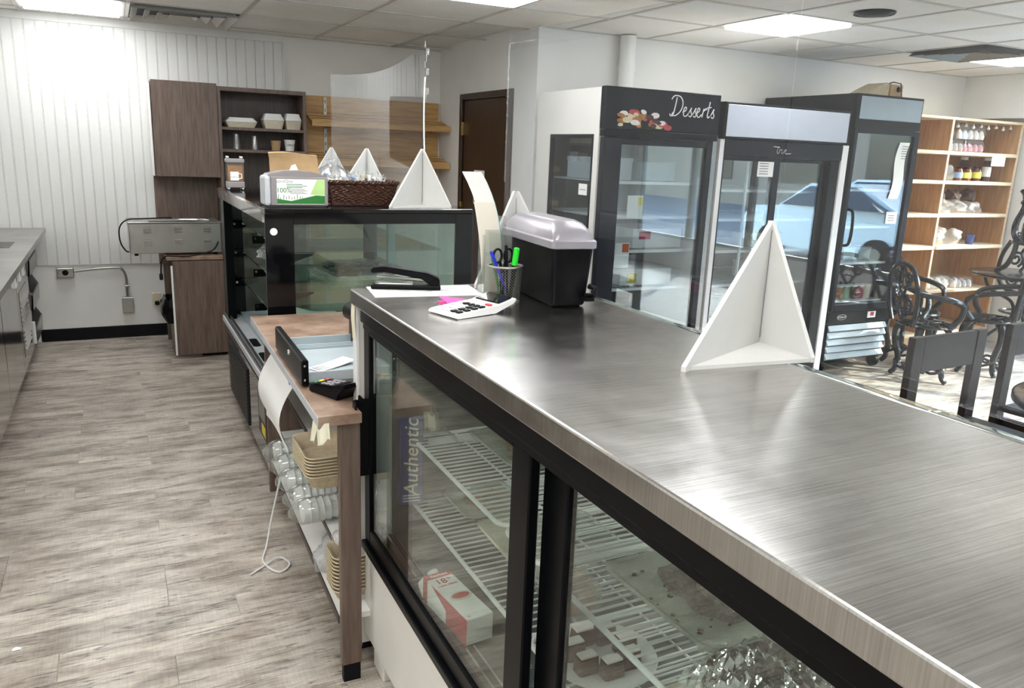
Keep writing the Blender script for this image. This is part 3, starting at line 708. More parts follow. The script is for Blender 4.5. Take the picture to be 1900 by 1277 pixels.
obj('rim', tube(BM(), [(R1*math.cos(2*PI*k/32), R1*math.sin(2*PI*k/32), Hc+.003) for k in range(32)], .0032, 8, closed=True), 'galvanised', pc)
obj('bottom', lathe(BM(), [(0, 0), (R0+.001, 0), (R0+.001, .006), (0, .004)], 32), 'galvanised', pc)
def stick(name, label, cat, p0, p1, r, mat, capmat=None, caplen=.3):
    p0, p1 = Vector(p0), Vector(p1); t = thing(name, label, cat, p0); d = p1-p0
    obj('barrel', tube(BM(), [(0, 0, 0), d*(1-caplen)], [r*.7, r], 10), mat, t)
    obj('cap', tube(BM(), [d*(1-caplen), d*.98, d], [r*1.1, r*1.1, r*.7], 10), capmat or mat, t); return t
px_, py_ = .928, 1.893
stick('marker_pen', 'bright green highlighter sticking up from the mesh cup', 'marker', (px_+.008, py_-.018, CZ+.008), (px_+.022, py_-.022, CZ+.152), .0075, 'black_plastic', 'green_marker', .33)
stick('ballpoint_pen', 'blue pen leaning left in the mesh cup', 'pen', (px_+.02, py_+.01, CZ+.008), (px_-.046, py_-.004, CZ+.142), .0045, 'blue_pen', 'blue_pen', .25)
stick('ballpoint_pen', 'black pen standing between the scissors and the highlighter', 'pen', (px_, py_-.02, CZ+.008), (px_-.004, py_-.01, CZ+.158), .004, 'black_plastic', 'black_plastic', .3)
stick('ballpoint_pen', 'small dark green pen low behind the blue pen in the mesh cup', 'pen', (px_+.0, py_+.025, CZ+.008), (px_-.032, py_+.012, CZ+.125), .005, 'dark_green', 'dark_green', .3)
scs = thing('scissors', 'scissors with black ring handles standing in the mesh cup', 'scissors', (px_-.006, py_+.004, CZ+.006))
obj('blade', prism(BM(), [(-.006, 0), (.006, 0), (.008, .08), (-.008, .08)], -.001, .001, 'y'), 'chrome', scs)
for s in (-1, 1):
    bm = BM(); tube(bm, [(s*.016+.012*math.cos(a*PI/10), 0, .122+.018*math.sin(a*PI/10)) for a in range(20)], .0034, 6, closed=True); tube(bm, [(s*.002, 0, .075), (s*.008, 0, .107)], .004, 6); obj('ring_handle', bm, 'black_plastic', scs)
# brochures in a clear holder
bh = thing('brochure_holder', 'clear plastic brochure holder behind the mesh pen cup', 'holder', (.965, 2.035, CZ), -.05)
bm = BM(); box(bm, -.042, .042, -.022, -.020, 0, .185); box(bm, -.042, .042, .028, .030, 0, .22); box(bm, -.042, -.040, -.020, .028, 0, .17); box(bm, .040, .042, -.020, .028, 0, .17); box(bm, -.042, .042, -.022, .030, 0, .002); obj('holder', bm, 'clear_plastic', bh)
def leaflet(label, x0, w, h, bend, lean, mat, y, back=None):
    t = thing('leaflet', label, 'leaflet', (.965, 2.035+y, CZ+.004), -.05)
    bm = BM(); sheet(bm, lambda u, v: (x0+w*u - lean*v - bend*v*v*v, .004*v, h*v), 3, 12, .0015); obj('cover', bm, mat, t)
    if back:
        bm = BM(); sheet(bm, lambda u, v: (x0+w+.001+.003*u - lean*v - bend*v*v*v, .003+.004*v, (h-.004)*v), 2, 12, .0012); obj('inner_page', bm, back, t)
    return t
leaflet('tall pale leaflet curling to the left out of the clear holder', -.034, .058, .338, .075, -.008, 'paper', .012, 'teal_paper')
leaflet('shorter cream leaflet leaning in front of the tall leaflet', -.036, .062, .255, .012, .022, 'cream_paper', -.004)
# calculator, notes, stapler, paper
pg = thing('paper_sheet', 'large white printed sheet under the black stapler', 'paper', (.785, 2.115, CZ), -.13)
obj('sheet', box(BM(), -.16, .15, -.085, .082, 0, .0008), 'paper', pg)
rr = random.Random(4)
for k in range(16): a, b = rr.uniform(-.12, .06), rr.uniform(-.07, .06); obj('print_line', box(BM(), a, a+rr.uniform(.02, .06), b, b+.002, .0008, .0011), 'ink_grey', pg)
pk = thing('sticky_note', 'pink sticky notes lying behind the calculator', 'notes', (.80, 1.915, CZ), .15)
obj('pad', box(BM(), -.04, .04, -.035, .035, 0, .004), 'pink_note', pk)
bm = BM(); sheet(bm, lambda u, v: (-.042+.078*u, -.03+.06*v, .005+.014*(1-u)*v), 6, 6, .0006); obj('loose_note', bm, 'pink_note', pk)
ca = thing('calculator', 'white desk calculator with black keys on the steel counter', 'calculator', (.795, 1.80, CZ), .30)
bm = BM(); prism(bm, [(-.10, .004), (-.094, .001), (.03, .002), (.092, .022), (.10, .030), (.098, .034), (.04, .021), (-.09, .012), (-.098, .009)], -.055, .055, 'y'); obj('case_body', bm, 'white_plastic', ca)
obj('base_shell', prism(BM(), [(-.085, 0), (.02, 0), (.088, .018), (.085, .024), (.02, .004), (-.085, .002)], -.05, .05, 'y'), 'black_plastic', ca)
Mk = Matrix.Rotation(-math.atan2(.021-.0125, .12), 4, 'Y')
def key(x, y, w, h, mat):
    z = .0125+(x+.085)*(.0088/.125)
    obj('key', box(BM(), x-w/2, x+w/2, y-h/2, y+h/2, z, z+.004, .0012), mat, ca)
for i in range(4):
    for j in range(5):
        x, y = -.078+i*.024, -.040+j*.0195
        key(x, y, .017, .0125, 'black_plastic' if (j < 2 or (i == 3 and j < 4)) else 'white_plastic')
key(.022, -.035, .012, .018, 'red_print')
Ms = Matrix.Translation((.07, 0, .0285)) @ Matrix.Rotation(-.22, 4, 'Y'); bm = BM(); box(bm, -.024, .024, -.046, .046, -.001, .003, .002, M=Ms); obj('display', bm, 'black_gloss', ca)
stp = thing('stapler', 'black stapler lying open on the white paper', 'stapler', (.738, 2.155, CZ+.001), -.36)
obj('base', box(BM(), -.10, .10, -.019, .019, 0, .014, .004, 2), 'black_plastic', stp)
obj('anvil', box(BM(), -.088, .02, -.012, .012, .014, .020, .001), 'chrome', stp)
obj('magazine', box(BM(), -.085, .05, -.010, .010, .028, .036, .001, 1, Matrix.Rotation(.06, 4, 'Y')), 'chrome', stp)
bm = BM(); prism(bm, [(-.10, .046), (-.098, .062), (-.06, .066), (.06, .050), (.096, .034), (.098, .014), (.07, .014), (.045, .032), (-.06, .050)], -.017, .017, 'y'); bmesh.ops.bevel(bm, geom=bm.edges[:], offset=.003, segments=2, affect='EDGES'); obj('top_arm', bm, 'black_plastic', stp)
obj('hinge', tube(BM(), [(.084, -.02, .022), (.084, .02, .022)], .009, 10), 'black_plastic', stp)
# ============================================================ till table between the two cases
tt = thing('till_table', 'brown till table with stone look top and white shelves, between the two cases', 'table', (.455, 2.06, 0), -.0206)
obj('table_top', prism(BM(), [(0, 0), (.122, 0), (.122, .155), (.80, .155), (.80, 1.39), (0, 1.39)], .842, .871, 'z'), 'stone_laminate', tt)
obj('edge_strip', box(BM(), -.0015, 0, 0, 1.39, .843, .870), 'pale_grey', tt)
obj('end_panel', box(BM(), .062, .122, .018, .048, .06, .842, .002), 'brown_laminate', tt)
obj('end_panel', box(BM(), .122, .80, .160, .185, .06, .842), 'brown_laminate', tt)
obj('end_panel', box(BM(), .05, .80, 1.36, 1.385, .06, .842, .002), 'brown_laminate', tt)
obj('back_panel', box(BM(), .56, .58, .19, 1.36, .06, .842), 'white_melamine', tt)
obj('kick_plate', box(BM(), .066, .118, .022, .046, 0, .06), 'black_rubber', tt)
obj('kick_plate', box(BM(), .40, .42, .19, 1.36, 0, .19), 'black_rubber', tt)
obj('kick_plate', box(BM(), .118, .79, .165, .19, 0, .06), 'black_rubber', tt)
obj('shelf_board', box(BM(), .062, .56, .050, 1.36, .19, .212, .002), 'white_melamine', tt)
obj('shelf_edge', box(BM(), .058, .062, .050, 1.36, .188, .212), 'brown_dark', tt)
for z in (.345, .578):
    s = obj('shelf_board', box(BM(), .10, .56, .19, 1.36, z-.018, z, .001), 'white_melamine', tt)
    obj('shelf_edge', box(BM(), .097, .10, .19, 1.36, z-.018, z), 'brown_dark', s)
bm = BM(); sheet(bm, lambda u, v: (-.004-.012*v*(1-u)+.012*math.sin(4*u)*v, -.006+.06*u, .846-.045*v-.015*u*v), 6, 4, .001)
for k in range(2): sheet(bm, lambda u, v: (-.006+.034*u, -.006-.012*v, .845-.04*v-.01*math.sin(5*u+k)), 5, 3, .001)
obj('masking_tape', bm, 'yellow_tape', tt)
bm = BM(); lathe(bm, [(0, -.002), (.016, -.002), (.016, 0)], 20, (.028, .62, .80), Matrix.Rotation(PI/2, 3, 'Y')); obj('blue_sticker', bm, 'blue_pen', tt)
# cash drawer
cd = thing('cash_drawer', 'open black cash drawer with empty grey tray on the till table', 'cash drawer', (.47, 2.34, .8715), -.02)
obj('drawer_front', box(BM(), 0, .022, 0, .50, .006, .088, .004), 'black_frame', cd)
fr = obj('drawer_tray', box(BM(), .022, .27, .02, .48, .012, .018), 'grey_paint', cd)
bm = BM(); box(bm, .022, .27, .012, .02, .012, .045); box(bm, .022, .27, .48, .488, .012, .045); box(bm, .022, .03, .02, .48, .018, .04); obj('tray_wall', bm, 'grey_paint', cd)
for y in (.40, .42, .44): obj('divider_rib', box(BM(), .03, .27, y, y+.006, .018, .026), 'grey_paint', cd)
obj('side_rail', box(BM(), .022, .27, -.004, .008, .0, .016), 'dull_aluminium', cd)
obj('housing', box(BM(), .27, .58, -.01, .51, .0, .098, .004), 'black_frame', cd)
obj('lock', lathe(BM(), [(0, -.004), (.008, -.004), (.009, 0)], 14, (0, .22, .06), Matrix.Rotation(PI/2, 3, 'Y')), 'chrome', cd)
for z in (.025, .07): obj('screw', lathe(BM(), [(0, -.003), (.004, -.002), (.004, 0)], 8, (.010, 0, z), Matrix.Rotation(-PI/2, 3, 'X')), 'chrome', cd)
rp = thing('till_receipt', 'white till receipt lying in the open cash drawer', 'receipt', (.60, 2.50, .8905), .45)
bm = BM(); sheet(bm, lambda u, v: (-.075+.15*u, -.032+.064*v, .001+.012*u*u), 8, 2, .0008); obj('slip', bm, 'paper', rp)
for k in range(6): obj('print_line', box(BM(), -.065+k*.012, -.062+k*.012, -.022, .02, .0022, .0028), 'ink_grey', rp)
pr = thing('receipt_cushion', 'rolled black padded mat on top of the cash drawer housing', 'mat', (.79, 2.66, .9705), .1)
bm = BM(); loft(bm, [[(x, y, z) for x, z in rrect(-.05, .05, .0, .065, .030, 5)] for y in (-.13, -.125, .17, .175)]); obj('pad', bm, 'black_plastic', pr)
pt = thing('card_terminal', 'black card terminal with coloured keys on the till table', 'card reader', (.552, 2.245, .8715), -1.15)
bm = BM(); prism(bm, [(-.085, 0), (-.085, .016), (-.06, .026), (.03, .036), (.085, .052), (.088, .046), (.06, .018), (.05, 0)], -.038, .038, 'y'); bmesh.ops.bevel(bm, geom=bm.edges[:], offset=.004, segments=2, affect='EDGES'); obj('shell', bm, 'black_plastic', pt)
bm = BM(); prism(bm, [(-.08, .019), (-.06, .0275), (.03, .0375), (.03, .040), (-.06, .030), (-.08, .0215)], -.034, .034, 'y'); obj('keypad', bm, 'black_plastic', pt)
for i in range(5):
    for j in range(3):
        x = -.068+i*.019; z = .0255+(x+.068)*.118
        obj('key', box(BM(), x-.006, x+.006, -.022+j*.021-.007, -.022+j*.021+.007, z, z+.006, .001), ['grey_plastic', 'black_frame', 'grey_plastic', 'grey_plastic', 'grey_plastic'][i] if i else ['dark_green', 'yellow_sticker', 'red_print'][j], pt)
obj('screen', prism(BM(), [(.036, .0385), (.08, .0525), (.08, .0545), (.036, .0405)], -.03, .03, 'y'), 'black_gloss', pt)
# things on the till shelves
LT = lambda x, y, z: (.455+x+.0206*y, 2.06+y-.0206*x, z)
hp = thing('hanging_paper', 'large white paper hanging curled over the upper till shelf', 'paper', LT(.09, 1.0, .582))
bm = BM(); sheet(bm, lambda u, v: (-.03-.07*math.sin(PI*min(1, v*1.1)*.8), -.32+.46*u, .20-.28*v+.02*math.sin(3*u)), 6, 12, .001); obj('sheet', bm, 'paper', hp)
def cup_sleeve(label, y, z, rz, L=.30):
    t = thing('cup_sleeve', label, 'cups', LT(.165, y, z), rz, 'sleeves of white foam cups on the till shelf')
    for k in range(13):
        x0 = -.14+k*.023; r = .040
        obj('cup', lathe(BM(), [(r*.86, 0), (r, .019), (r*1.05, .02), (r*1.05, .023), (r*.9, .023)], 20, (x0, 0, .044), Matrix.Rotation(PI/2, 3, 'Y')), 'white_plastic', t)
    rr = random.Random(int(y*100)); bm = BM()
    prof = [(.012, -.185), (.03, -.165), (.045, -.145), (.0455, -.05), (.0445, .05), (.0455, .15), (.03, .175)]
    loops = [[(x, (r+rr.uniform(-.002, .002))*math.cos(2*PI*k/18), .046+max(-.0455, (r+rr.uniform(-.002, .002))*math.sin(2*PI*k/18))) for k in range(18)] for r, x in prof]
    loft(bm, loops, True, True); obj('bag', bm, 'clear_plastic', t)
    return t
cup_sleeve('sleeve of white foam cups in clear plastic, nearest in the row on the shelf', .44, .346, .06)
cup_sleeve('sleeve of white foam cups in clear plastic, second nearest in the row', .55, .346, .02)
cup_sleeve('sleeve of white foam cups in clear plastic, third from the near end of the row', .70, .346, -.03)
cup_sleeve('sleeve of white foam cups in clear plastic, fourth from the near end', .86, .346, .0)
cup_sleeve('sleeve of white foam cups in clear plastic, farthest of the row', 1.02, .346, .04)
def basket_stack(label, c, n, dz, L=.16, Wd=.12, rz=0):
    t = thing('fibre_basket_stack', label, 'baskets', c, rz, 'stacks of brown fibre food baskets')
    for k in range(n):
        z = k*dz; bm = BM(); ring = lambda e, zz: [(x, y, zz+z) for x, y in rrect(-L/2+e, L/2-e, -Wd/2+e, Wd/2-e, .03, 4)]
        loft(bm, [ring(.026, 0), ring(.022, .004), ring(.004, .045), ring(0, .048), ring(.001, .051), ring(.007, .048), ring(.026, .006)], True, True)
        obj('basket', bm, 'fibre', t)
    return t
basket_stack('stack of brown fibre food baskets on the upper till shelf', LT(.075, .27, .579), 7, .010, .17, .24)
basket_stack('tall stack of brown fibre food baskets on the lowest till shelf', LT(.13, .16, .2125), 10, .0125, .15, .13)
def soft_bag(label, c, s, rz, seed, mat='film_bag', name='plastic_bag', group=None):
    t = thing(name, label, 'bag', c, rz, group); rr = random.Random(seed); bm = BM(); bmesh.ops.create_icosphere(bm, subdivisions=3, radius=1)
    ph = [(Vector((rr.uniform(-6, 6), rr.uniform(-6, 6), rr.uniform(-6, 6))), rr.uniform(0, 6)) for _ in range(6)]
    for v in bm.verts:
        d = 1+.22*sum(math.sin(v.co.dot(a)+p) for a, p in ph)/2.5
        v.co = Vector((v.co.x*s[0]*d, v.co.y*s[1]*d, max(0, (v.co.z*d+.75)*s[2]*.6)))
    for f in bm.faces: f.smooth = True
    obj('bag', bm, mat, t); return t
soft_bag('crumpled white plastic bag on the lower till shelf, next to the brown end panel', LT(.12, .36, .2125), (.07, .11, .08), 0, 3)
soft_bag('white plastic bag resting on the tall stack of fibre baskets', LT(.13, .17, .377), (.05, .06, .05), .4, 5)
wb = thing('wood_block', 'small wooden block wrapped in plastic on the lower till shelf', 'block', LT(.16, .74, .2125), .1)
obj('block', box(BM(), -.045, .045, -.03, .03, 0, .09, .003), 'pine', wb)
soft_bag('loose clear plastic beside the wooden block on the lower till shelf', LT(.115, .92, .2125), (.05, .09, .05), 0, 8)
cc = thing('white_cord', 'thin white cord looping from the till shelf onto the floor', 'cord', LT(.0, 1.0, 0))
pts = spline([(.05, -.02, .36), (.035, -.02, .27), (.0, -.02, .12), (-.03, -.06, .02), (-.06, -.16, .006), (-.02, -.26, .006), (.03, -.22, .008), (.0, -.16, .012), (-.07, -.20, .006), (-.12, -.24, .006)], 8)
obj('cord', tube(BM(), pts, .004, 8), 'white_plastic', cc)

# ============================================================ black glass display case behind the till
dc = thing('glass_display_case', 'black framed glass display case with green glass shelves behind the till', 'display case', (1.06, 4.34, 0))
def D(name, bm, mat, par=dc): return obj(name, W(bm, dc), mat, par)
X0, X1, Y0, Y1, ZT = .57, 1.552, 3.54, 5.14, 1.32
D('base_cabinet', box(BM(), .60, 1.54, Y0+.01, Y1, .10, .50, .004), 'black_frame')
D('base_skirt', box(BM(), .575, .60, Y0, Y1, .06, .44, .003), 'black_gloss')
D('vent_panel', box(BM(), .568, .575, Y0+.75, Y1-.12, .08, .40), 'tar_black')
for k in range(14): D('vent_slat', box(BM(), .5655, .568, Y0+.76, Y1-.13, .095+k*.021, .104+k*.021), 'black_frame')
D('control_box', box(BM(), .562, .575, Y0+.10, Y0+.34, .20, .42, .003), 'black_plastic')
D('warning_sticker', box(BM(), .5605, .562, Y0+.14, Y0+.24, .22, .27), 'yellow_sticker')
D('control_panel', box(BM(), .5605, .562, Y0+.13, Y0+.31, .29, .40), 'dull_aluminium')
for y in (Y0+.12, Y1-.12):
    for x in (.64, 1.48): D('wheel', tube(BM(), [(x-.02, y, .05), (x+.02, y, .05)], .05, 16), 'black_rubber')
D('track_bed', box(BM(), .552, .66, Y0, Y1, .50, .535, .003), 'pale_grey')
for x in (.562, .583): D('track_rail', box(BM(), x-.004, x+.004, Y0+.005, Y1-.005, .535, .556), 'dull_aluminium')
for y in (3.70, 4.02, 4.34):
    D('finger_pull', loft(BM(), [[(x, yy, z) for x, yy in rrect(.604, .646, y-.09, y+.09, .018, 4)] for z in (.535, .5375)]), 'black_plastic')
D('deck', box(BM(), .66, 1.50, Y0+.012, Y1-.012, .50, .55), 'grey_paint')
D('top_slab', box(BM(), X0+.002, X1, Y0, Y1, 1.300, 1.3215, .004, 2), 'black_gloss')
D('top_lip', prism(BM(), [(.556, 1.318), (X0+.002, 1.3215), (X0+.03, 1.30), (X0+.03, 1.262), (.562, 1.262)], Y0+.004, Y1, 'y'), 'chrome')
D('light_strip', box(BM(), .60, .66, Y0+.02, Y1-.02, 1.27, 1.30), 'white_plastic')
for ye, nm in ((Y0, 'near'), (Y1-.008, 'far')):
    D('end_glass', box(BM(), .694, 1.46, ye, ye+.008, .55, 1.253), 'green_glass')
    D('glass_border', box(BM(), X0, .694, ye-.001, ye+.01, .50, 1.300, .002), 'black_gloss')
    D('glass_border', box(BM(), 1.46, X1, ye-.001, ye+.01, .50, 1.300, .002), 'black_gloss')
    D('glass_border', box(BM(), .694, 1.46, ye-.001, ye+.01, 1.253, 1.300), 'black_gloss')
D('far_post', box(BM(), X0, .62, Y1-.15, Y1-.012, .535, 1.30, .003), 'black_frame')
D('customer_glass', box(BM(), X1-.012, X1-.004, Y0+.012, Y1-.012, .52, 1.30), 'green_glass')
D('white_sticker', lathe(BM(), [(0, 0), (.016, 0), (.016, .0006), (0, .0006)], 24, (.607, Y0-.001, 1.222), Matrix.Rotation(PI/2, 3, 'X')), 'white_plastic')
for z in (1.125, .95, .765):
    D('glass_shelf', box(BM(), .665, 1.40, Y0+.03, Y1-.05, z-.004, z+.004, .001), 'green_glass')
    for y in (Y0+.025, 4.30, Y1-.05):
        br = D('shelf_bracket', prism(BM(), [(.625, z-.005), (.78, z-.005), (.78, z-.012), (.68, z-.045), (.625, z-.045)], y-.005, y+.005, 'y'), 'black_frame')
        obj('bracket_pin', W(lathe(BM(), [(0, -.004), (.007, -.003), (.007, .003)], 10, (.64, y-.006, z-.018), Matrix.Rotation(PI/2, 3, 'X')), dc), 'chrome', br)
D('centre_post', box(BM(), 1.36, 1.40, 4.28, 4.32, .55, 1.30), 'grey_paint')
# tray of dark bits in a plastic bag, paper below
tb = thing('bagged_tray', 'pale tray of dark chocolate pieces in a plastic bag inside the black glass case', 'tray', (1.10, 3.96, .9545), .04)
bm = BM(); ring = lambda e, z: [(x, y, z) for x, y in rrect(-.19+e, .19-e, -.21+e, .21-e, .03, 4)]
loft(bm, [ring(.02, 0), ring(.0, .022), ring(.002, .025), ring(.006, .022), ring(.026, .004)]); obj('tray_body', bm, 'cream_paper', tb)
rr = random.Random(11)
for k in range(60):
    a, b, z = rr.uniform(-.14, .14), rr.uniform(-.16, .16), rr.uniform(.012, .04); s = rr.uniform(.015, .04)
    M4 = Matrix.Translation((a, b, z)) @ Matrix.Rotation(rr.uniform(0, 6), 4, 'Z') @ Matrix.Rotation(rr.uniform(-.4, .4), 4, 'X')
    obj('chocolate_piece', box(BM(), -s, s, -s*.35, s*.35, -.004, .004, .001, M=M4), 'dark_crumbs', tb)
rr2 = random.Random(5); bm = BM(); sheet(bm, lambda u, v: ((u-.5)*.46, (v-.5)*.50, .012+.05*math.sin(PI*u)**.6*math.sin(PI*v)**.5+.012*math.sin(21*u+9*v)+rr2.uniform(-.004, .004)), 26, 18); obj('bag', bm, 'film_bag', tb)
soft_bag('knotted clear bag of pale rolls on the middle glass shelf', (.84, 4.44, .9545), (.14, .14, .10), .3, 21)
fp = thing('folded_paper', 'folded white paper on the lowest glass shelf of the black case', 'paper', (.80, 3.80, .7695), -.2)
bm = BM(); sheet(bm, lambda u, v: (-.12+.26*u, -.12+.24*v, .006+.03*(1-u)*v+.006*math.sin(8*u)), 8, 6, .002); obj('sheet', bm, 'paper', fp)
bm = BM(); sheet(bm, lambda u, v: (-.10+.26*u, -.14+.22*v, .002+.003*math.sin(9*v)), 6, 6, .0015); obj('sheet', bm, 'paper', fp)

# ============================================================ on the black case: napkins, basket, dispenser
nd = thing('napkin_dispenser', 'grey napkin dispenser with green 100% recycled panel on the black case', 'napkin dispenser', (.735, 3.70, DZT))
bm = BM(); prof = [(-.135, .010), (-.128, .0), (.128, .0), (.135, .010), (.135, .125), (.122, .142), (.06, .156), (0, .160), (-.06, .156), (-.122, .142), (-.135, .125)]
prism(bm, prof, -.055, .075, 'y'); bmesh.ops.bevel(bm, geom=[e for e in bm.edges if abs(e.verts[0].co.y-e.verts[1].co.y) < 1e-6], offset=.006, segments=2, affect='EDGES'); obj('housing', bm, 'grey_plastic', nd)
obj('side_cap', box(BM(), -.146, -.118, -.070, .06, .004, .135, .012, 2), 'pale_grey', nd)
obj('face_frame', box(BM(), -.118, .136, -.064, -.052, .004, .132, .004), 'grey_plastic', nd)
pn = obj('advert_panel', box(BM(), -.092, .120, -.0655, -.063, .012, .122), 'paper', nd)
bm = BM(); prism(bm, [(-.092, .014), (.12, .014), (.12, .05), (.08, .052), (.03, .040), (-.03, .026), (-.092, .036)], -.0662, -.0655, 'y'); obj('green_swoosh', bm, 'dark_green', nd)
bm = BM(); prism(bm, [(.055, .055), (.12, .053), (.12, .121), (.085, .121)], -.0660, -.0655, 'y'); plain('lime_print', '#b6d98c', .5); obj('green_panel', bm, 'lime_print', nd)
rr = random.Random(2)
for k in range(11):
    x = -.088+k*.012; bm = BM(); tube(bm, [(x, -.0662, .034), (x+rr.uniform(-.003, .003), -.0662, .040+rr.uniform(0, .016))], .0012, 5); obj('leaf_print', bm, 'dark_green', nd)
text('headline_print', '100%', .030, 'dark_green', nd, (-.062, -.0660, .072), FACE_NEG_Y, .0004)
text('logo_print', 'servOne', .021, 'ink_grey', nd, (-.058, -.0660, .112), FACE_NEG_Y, .0004)
for k in range(3): obj('print_line', box(BM(), -.05, .02+.02*(k % 2), -.0662, -.0655, .098-k*.007, .1005-k*.007), 'dark_green', nd)
for k in range(4): obj('print_line', box(BM(), -.032, .03+.012*(k % 2), -.0662, -.0655, .076-k*.006, .0783-k*.006), 'ink_grey', nd)
obj('napkin', slab(BM(), [(-.025, .0, .152), (.02, .0, .152), (.006, .006, .186), (-.012, .004, .180)], (0, .002, 0)), 'paper', nd)
kb = thing('kraft_bag', 'folded brown kraft paper bags standing behind the napkin dispenser', 'paper bag', (.78, 3.92, DZT))
bm = BM(); sheet(bm, lambda u, v: (-.115+.23*u-(.006 if v > .9 else 0), .012*math.sin(5*u+3*v)+.01*math.sin(9*v), .228*v+.006*math.sin(4*u)*v), 14, 10, .012); obj('bag', bm, 'kraft', kb)
bk = thing('wicker_basket', 'dark brown wicker basket of wrapped biscuits on the black case', 'basket', (1.04, 3.83, DZT))
A, B, H = .175, .15, .112
obj('basket_bottom', box(BM(), -A+.02, A-.02, -B+.02, B-.02, .002, .008), 'wicker', bk)
for j in range(15):
    z = .008+j*.0070; loop = rrect(-A+.02*(1-j/14), A-.02*(1-j/14), -B+.02*(1-j/14), B-.02*(1-j/14), .02, 3); big = []
    L_ = len(loop)
    for i in range(L_):
        p, q = loop[i], loop[(i+1) % L_]; d = math.hypot(q[0]-p[0], q[1]-p[1]); k = max(1, int(d/.016))
        for s in range(k): big.append((p[0]+(q[0]-p[0])*s/k, p[1]+(q[1]-p[1])*s/k))
    out = []
    for i, (x, y) in enumerate(big):
        r = 1+.022*((-1)**(i+j)); out.append((x*r, y*r, z+.0012*((i*7+j*3) % 3)))
    obj('wicker_strand', tube(BM(), out, .0043, 6, closed=True), 'wicker', bk)
loop = rrect(-A-.006, A+.006, -B-.006, B+.006, .024, 4); bm = BM(); big = []
for i in range(len(loop)):
    p, q = loop[i], loop[(i+1) % len(loop)]; d = math.hypot(q[0]-p[0], q[1]-p[1]); k = max(1, int(d/.008))
    for s in range(k): big.append((p[0]+(q[0]-p[0])*s/k, p[1]+(q[1]-p[1])*s/k))
for ph in (0, 2.1, 4.2): tube(bm, [(x*(1+.03*math.cos(i*1.1+ph)), y*(1+.03*math.cos(i*1.1+ph)), H+.006*math.sin(i*1.1+ph)) for i, (x, y) in enumerate(big)], .0045, 5, closed=True)
obj('braided_rim', bm, 'wicker', bk)
rr = random.Random(6); bis = []
for k in range(22):
    x, y = -.14+(k % 8)*.038+rr.uniform(-.008, .008), -.09+(k//8)*.085+rr.uniform(-.01, .01); z = DZT+.075+rr.uniform(0, .03)
    lab = 'wrapped biscuit among many upright in the wicker basket'
    t = thing('wrapped_biscuit', lab, 'biscuit', (1.04+x, 3.83+y, z), rr.uniform(-.5, .5), 'wrapped biscuits in the wicker basket', rot=(0, rr.uniform(-.5, .1), rr.uniform(-.3, .3)))
    obj('biscuit', box(BM(), -.005, .005, -.03, .03, -.02, .04, .003), rr.choice(['pastry', 'dough', 'label_blue', 'paper', 'paper', 'dough']), t)
    bm = BM(); sheet(bm, lambda u, v: (-.009+.004*math.sin(7*v), -.042+.084*u, -.02+.075*v+.006*math.sin(9*u)), 5, 5); sheet(bm, lambda u, v: (.009+.004*math.sin(6*v+1), -.042+.084*u, -.02+.075*v+.006*math.sin(8*u+1)), 5, 5); obj('wrapper', bm, 'film_bag', t)
gb = thing('glass_dome', 'clear glass dome lid rising behind the basket of wrapped biscuits', 'glass', (1.02, 4.16, DZT))
obj('dome', lathe(BM(), [(.135, 0), (.138, .01), (.12, .09), (.08, .15), (.035, .172), (.028, .178), (.03, .205), (.028, .208), (0, .208)], 32), 'tumbler', gb)
dp = thing('stirrer_dispenser', 'small clear dispenser with a mug picture at the far end of the black case', 'dispenser', (.632, 4.90, DZT))
obj('base', box(BM(), -.048, .048, -.04, .04, .014, .05, .004), 'grey_plastic', dp)
obj('top_cap', box(BM(), -.050, .050, -.042, .042, .155, .178, .004), 'grey_plastic', dp)
obj('window', box(BM(), -.046, .046, -.038, .038, .05, .155), 'clear_plastic', dp)
obj('brown_fill', box(BM(), -.04, .04, -.03, .03, .052, .14), 'pastry', dp)
obj('mug_picture', box(BM(), -.03, .016, -.0395, -.0385, .056, .105), 'paper', dp)
bm = BM(); tube(bm, [(.016, -.039, .065), (.032, -.039, .07), (.032, -.039, .092), (.016, -.039, .096)], .003, 6); obj('mug_handle', bm, 'paper', dp)
text('mug_print', 'LOOK AT', .010, 'ink_grey', dp, (-.007, -.0402, .075), FACE_NEG_Y, .0003)
for s in (-1, 1):
    for q in (-1, 1):
        obj('foot', tube(BM(), [(s*.038, q*.03, 0), (s*.038, q*.03, .016)], .007, 8), 'chrome', dp); obj('knob', tube(BM(), [(s*.038, q*.03, .176), (s*.038, q*.03, .192)], .006, 8), 'chrome', dp)

sc_ = thing('paper_scrap', 'tiny white scrap lying on the wooden floor at the lower left', 'scrap', (-.385, 2.645, .0005))
bm = BM(); sheet(bm, lambda u, v: (-.012+.024*u, -.007+.014*v, .002+.003*math.sin(4*u)*v), 4, 3, .0006); obj('scrap', bm, 'paper', sc_)
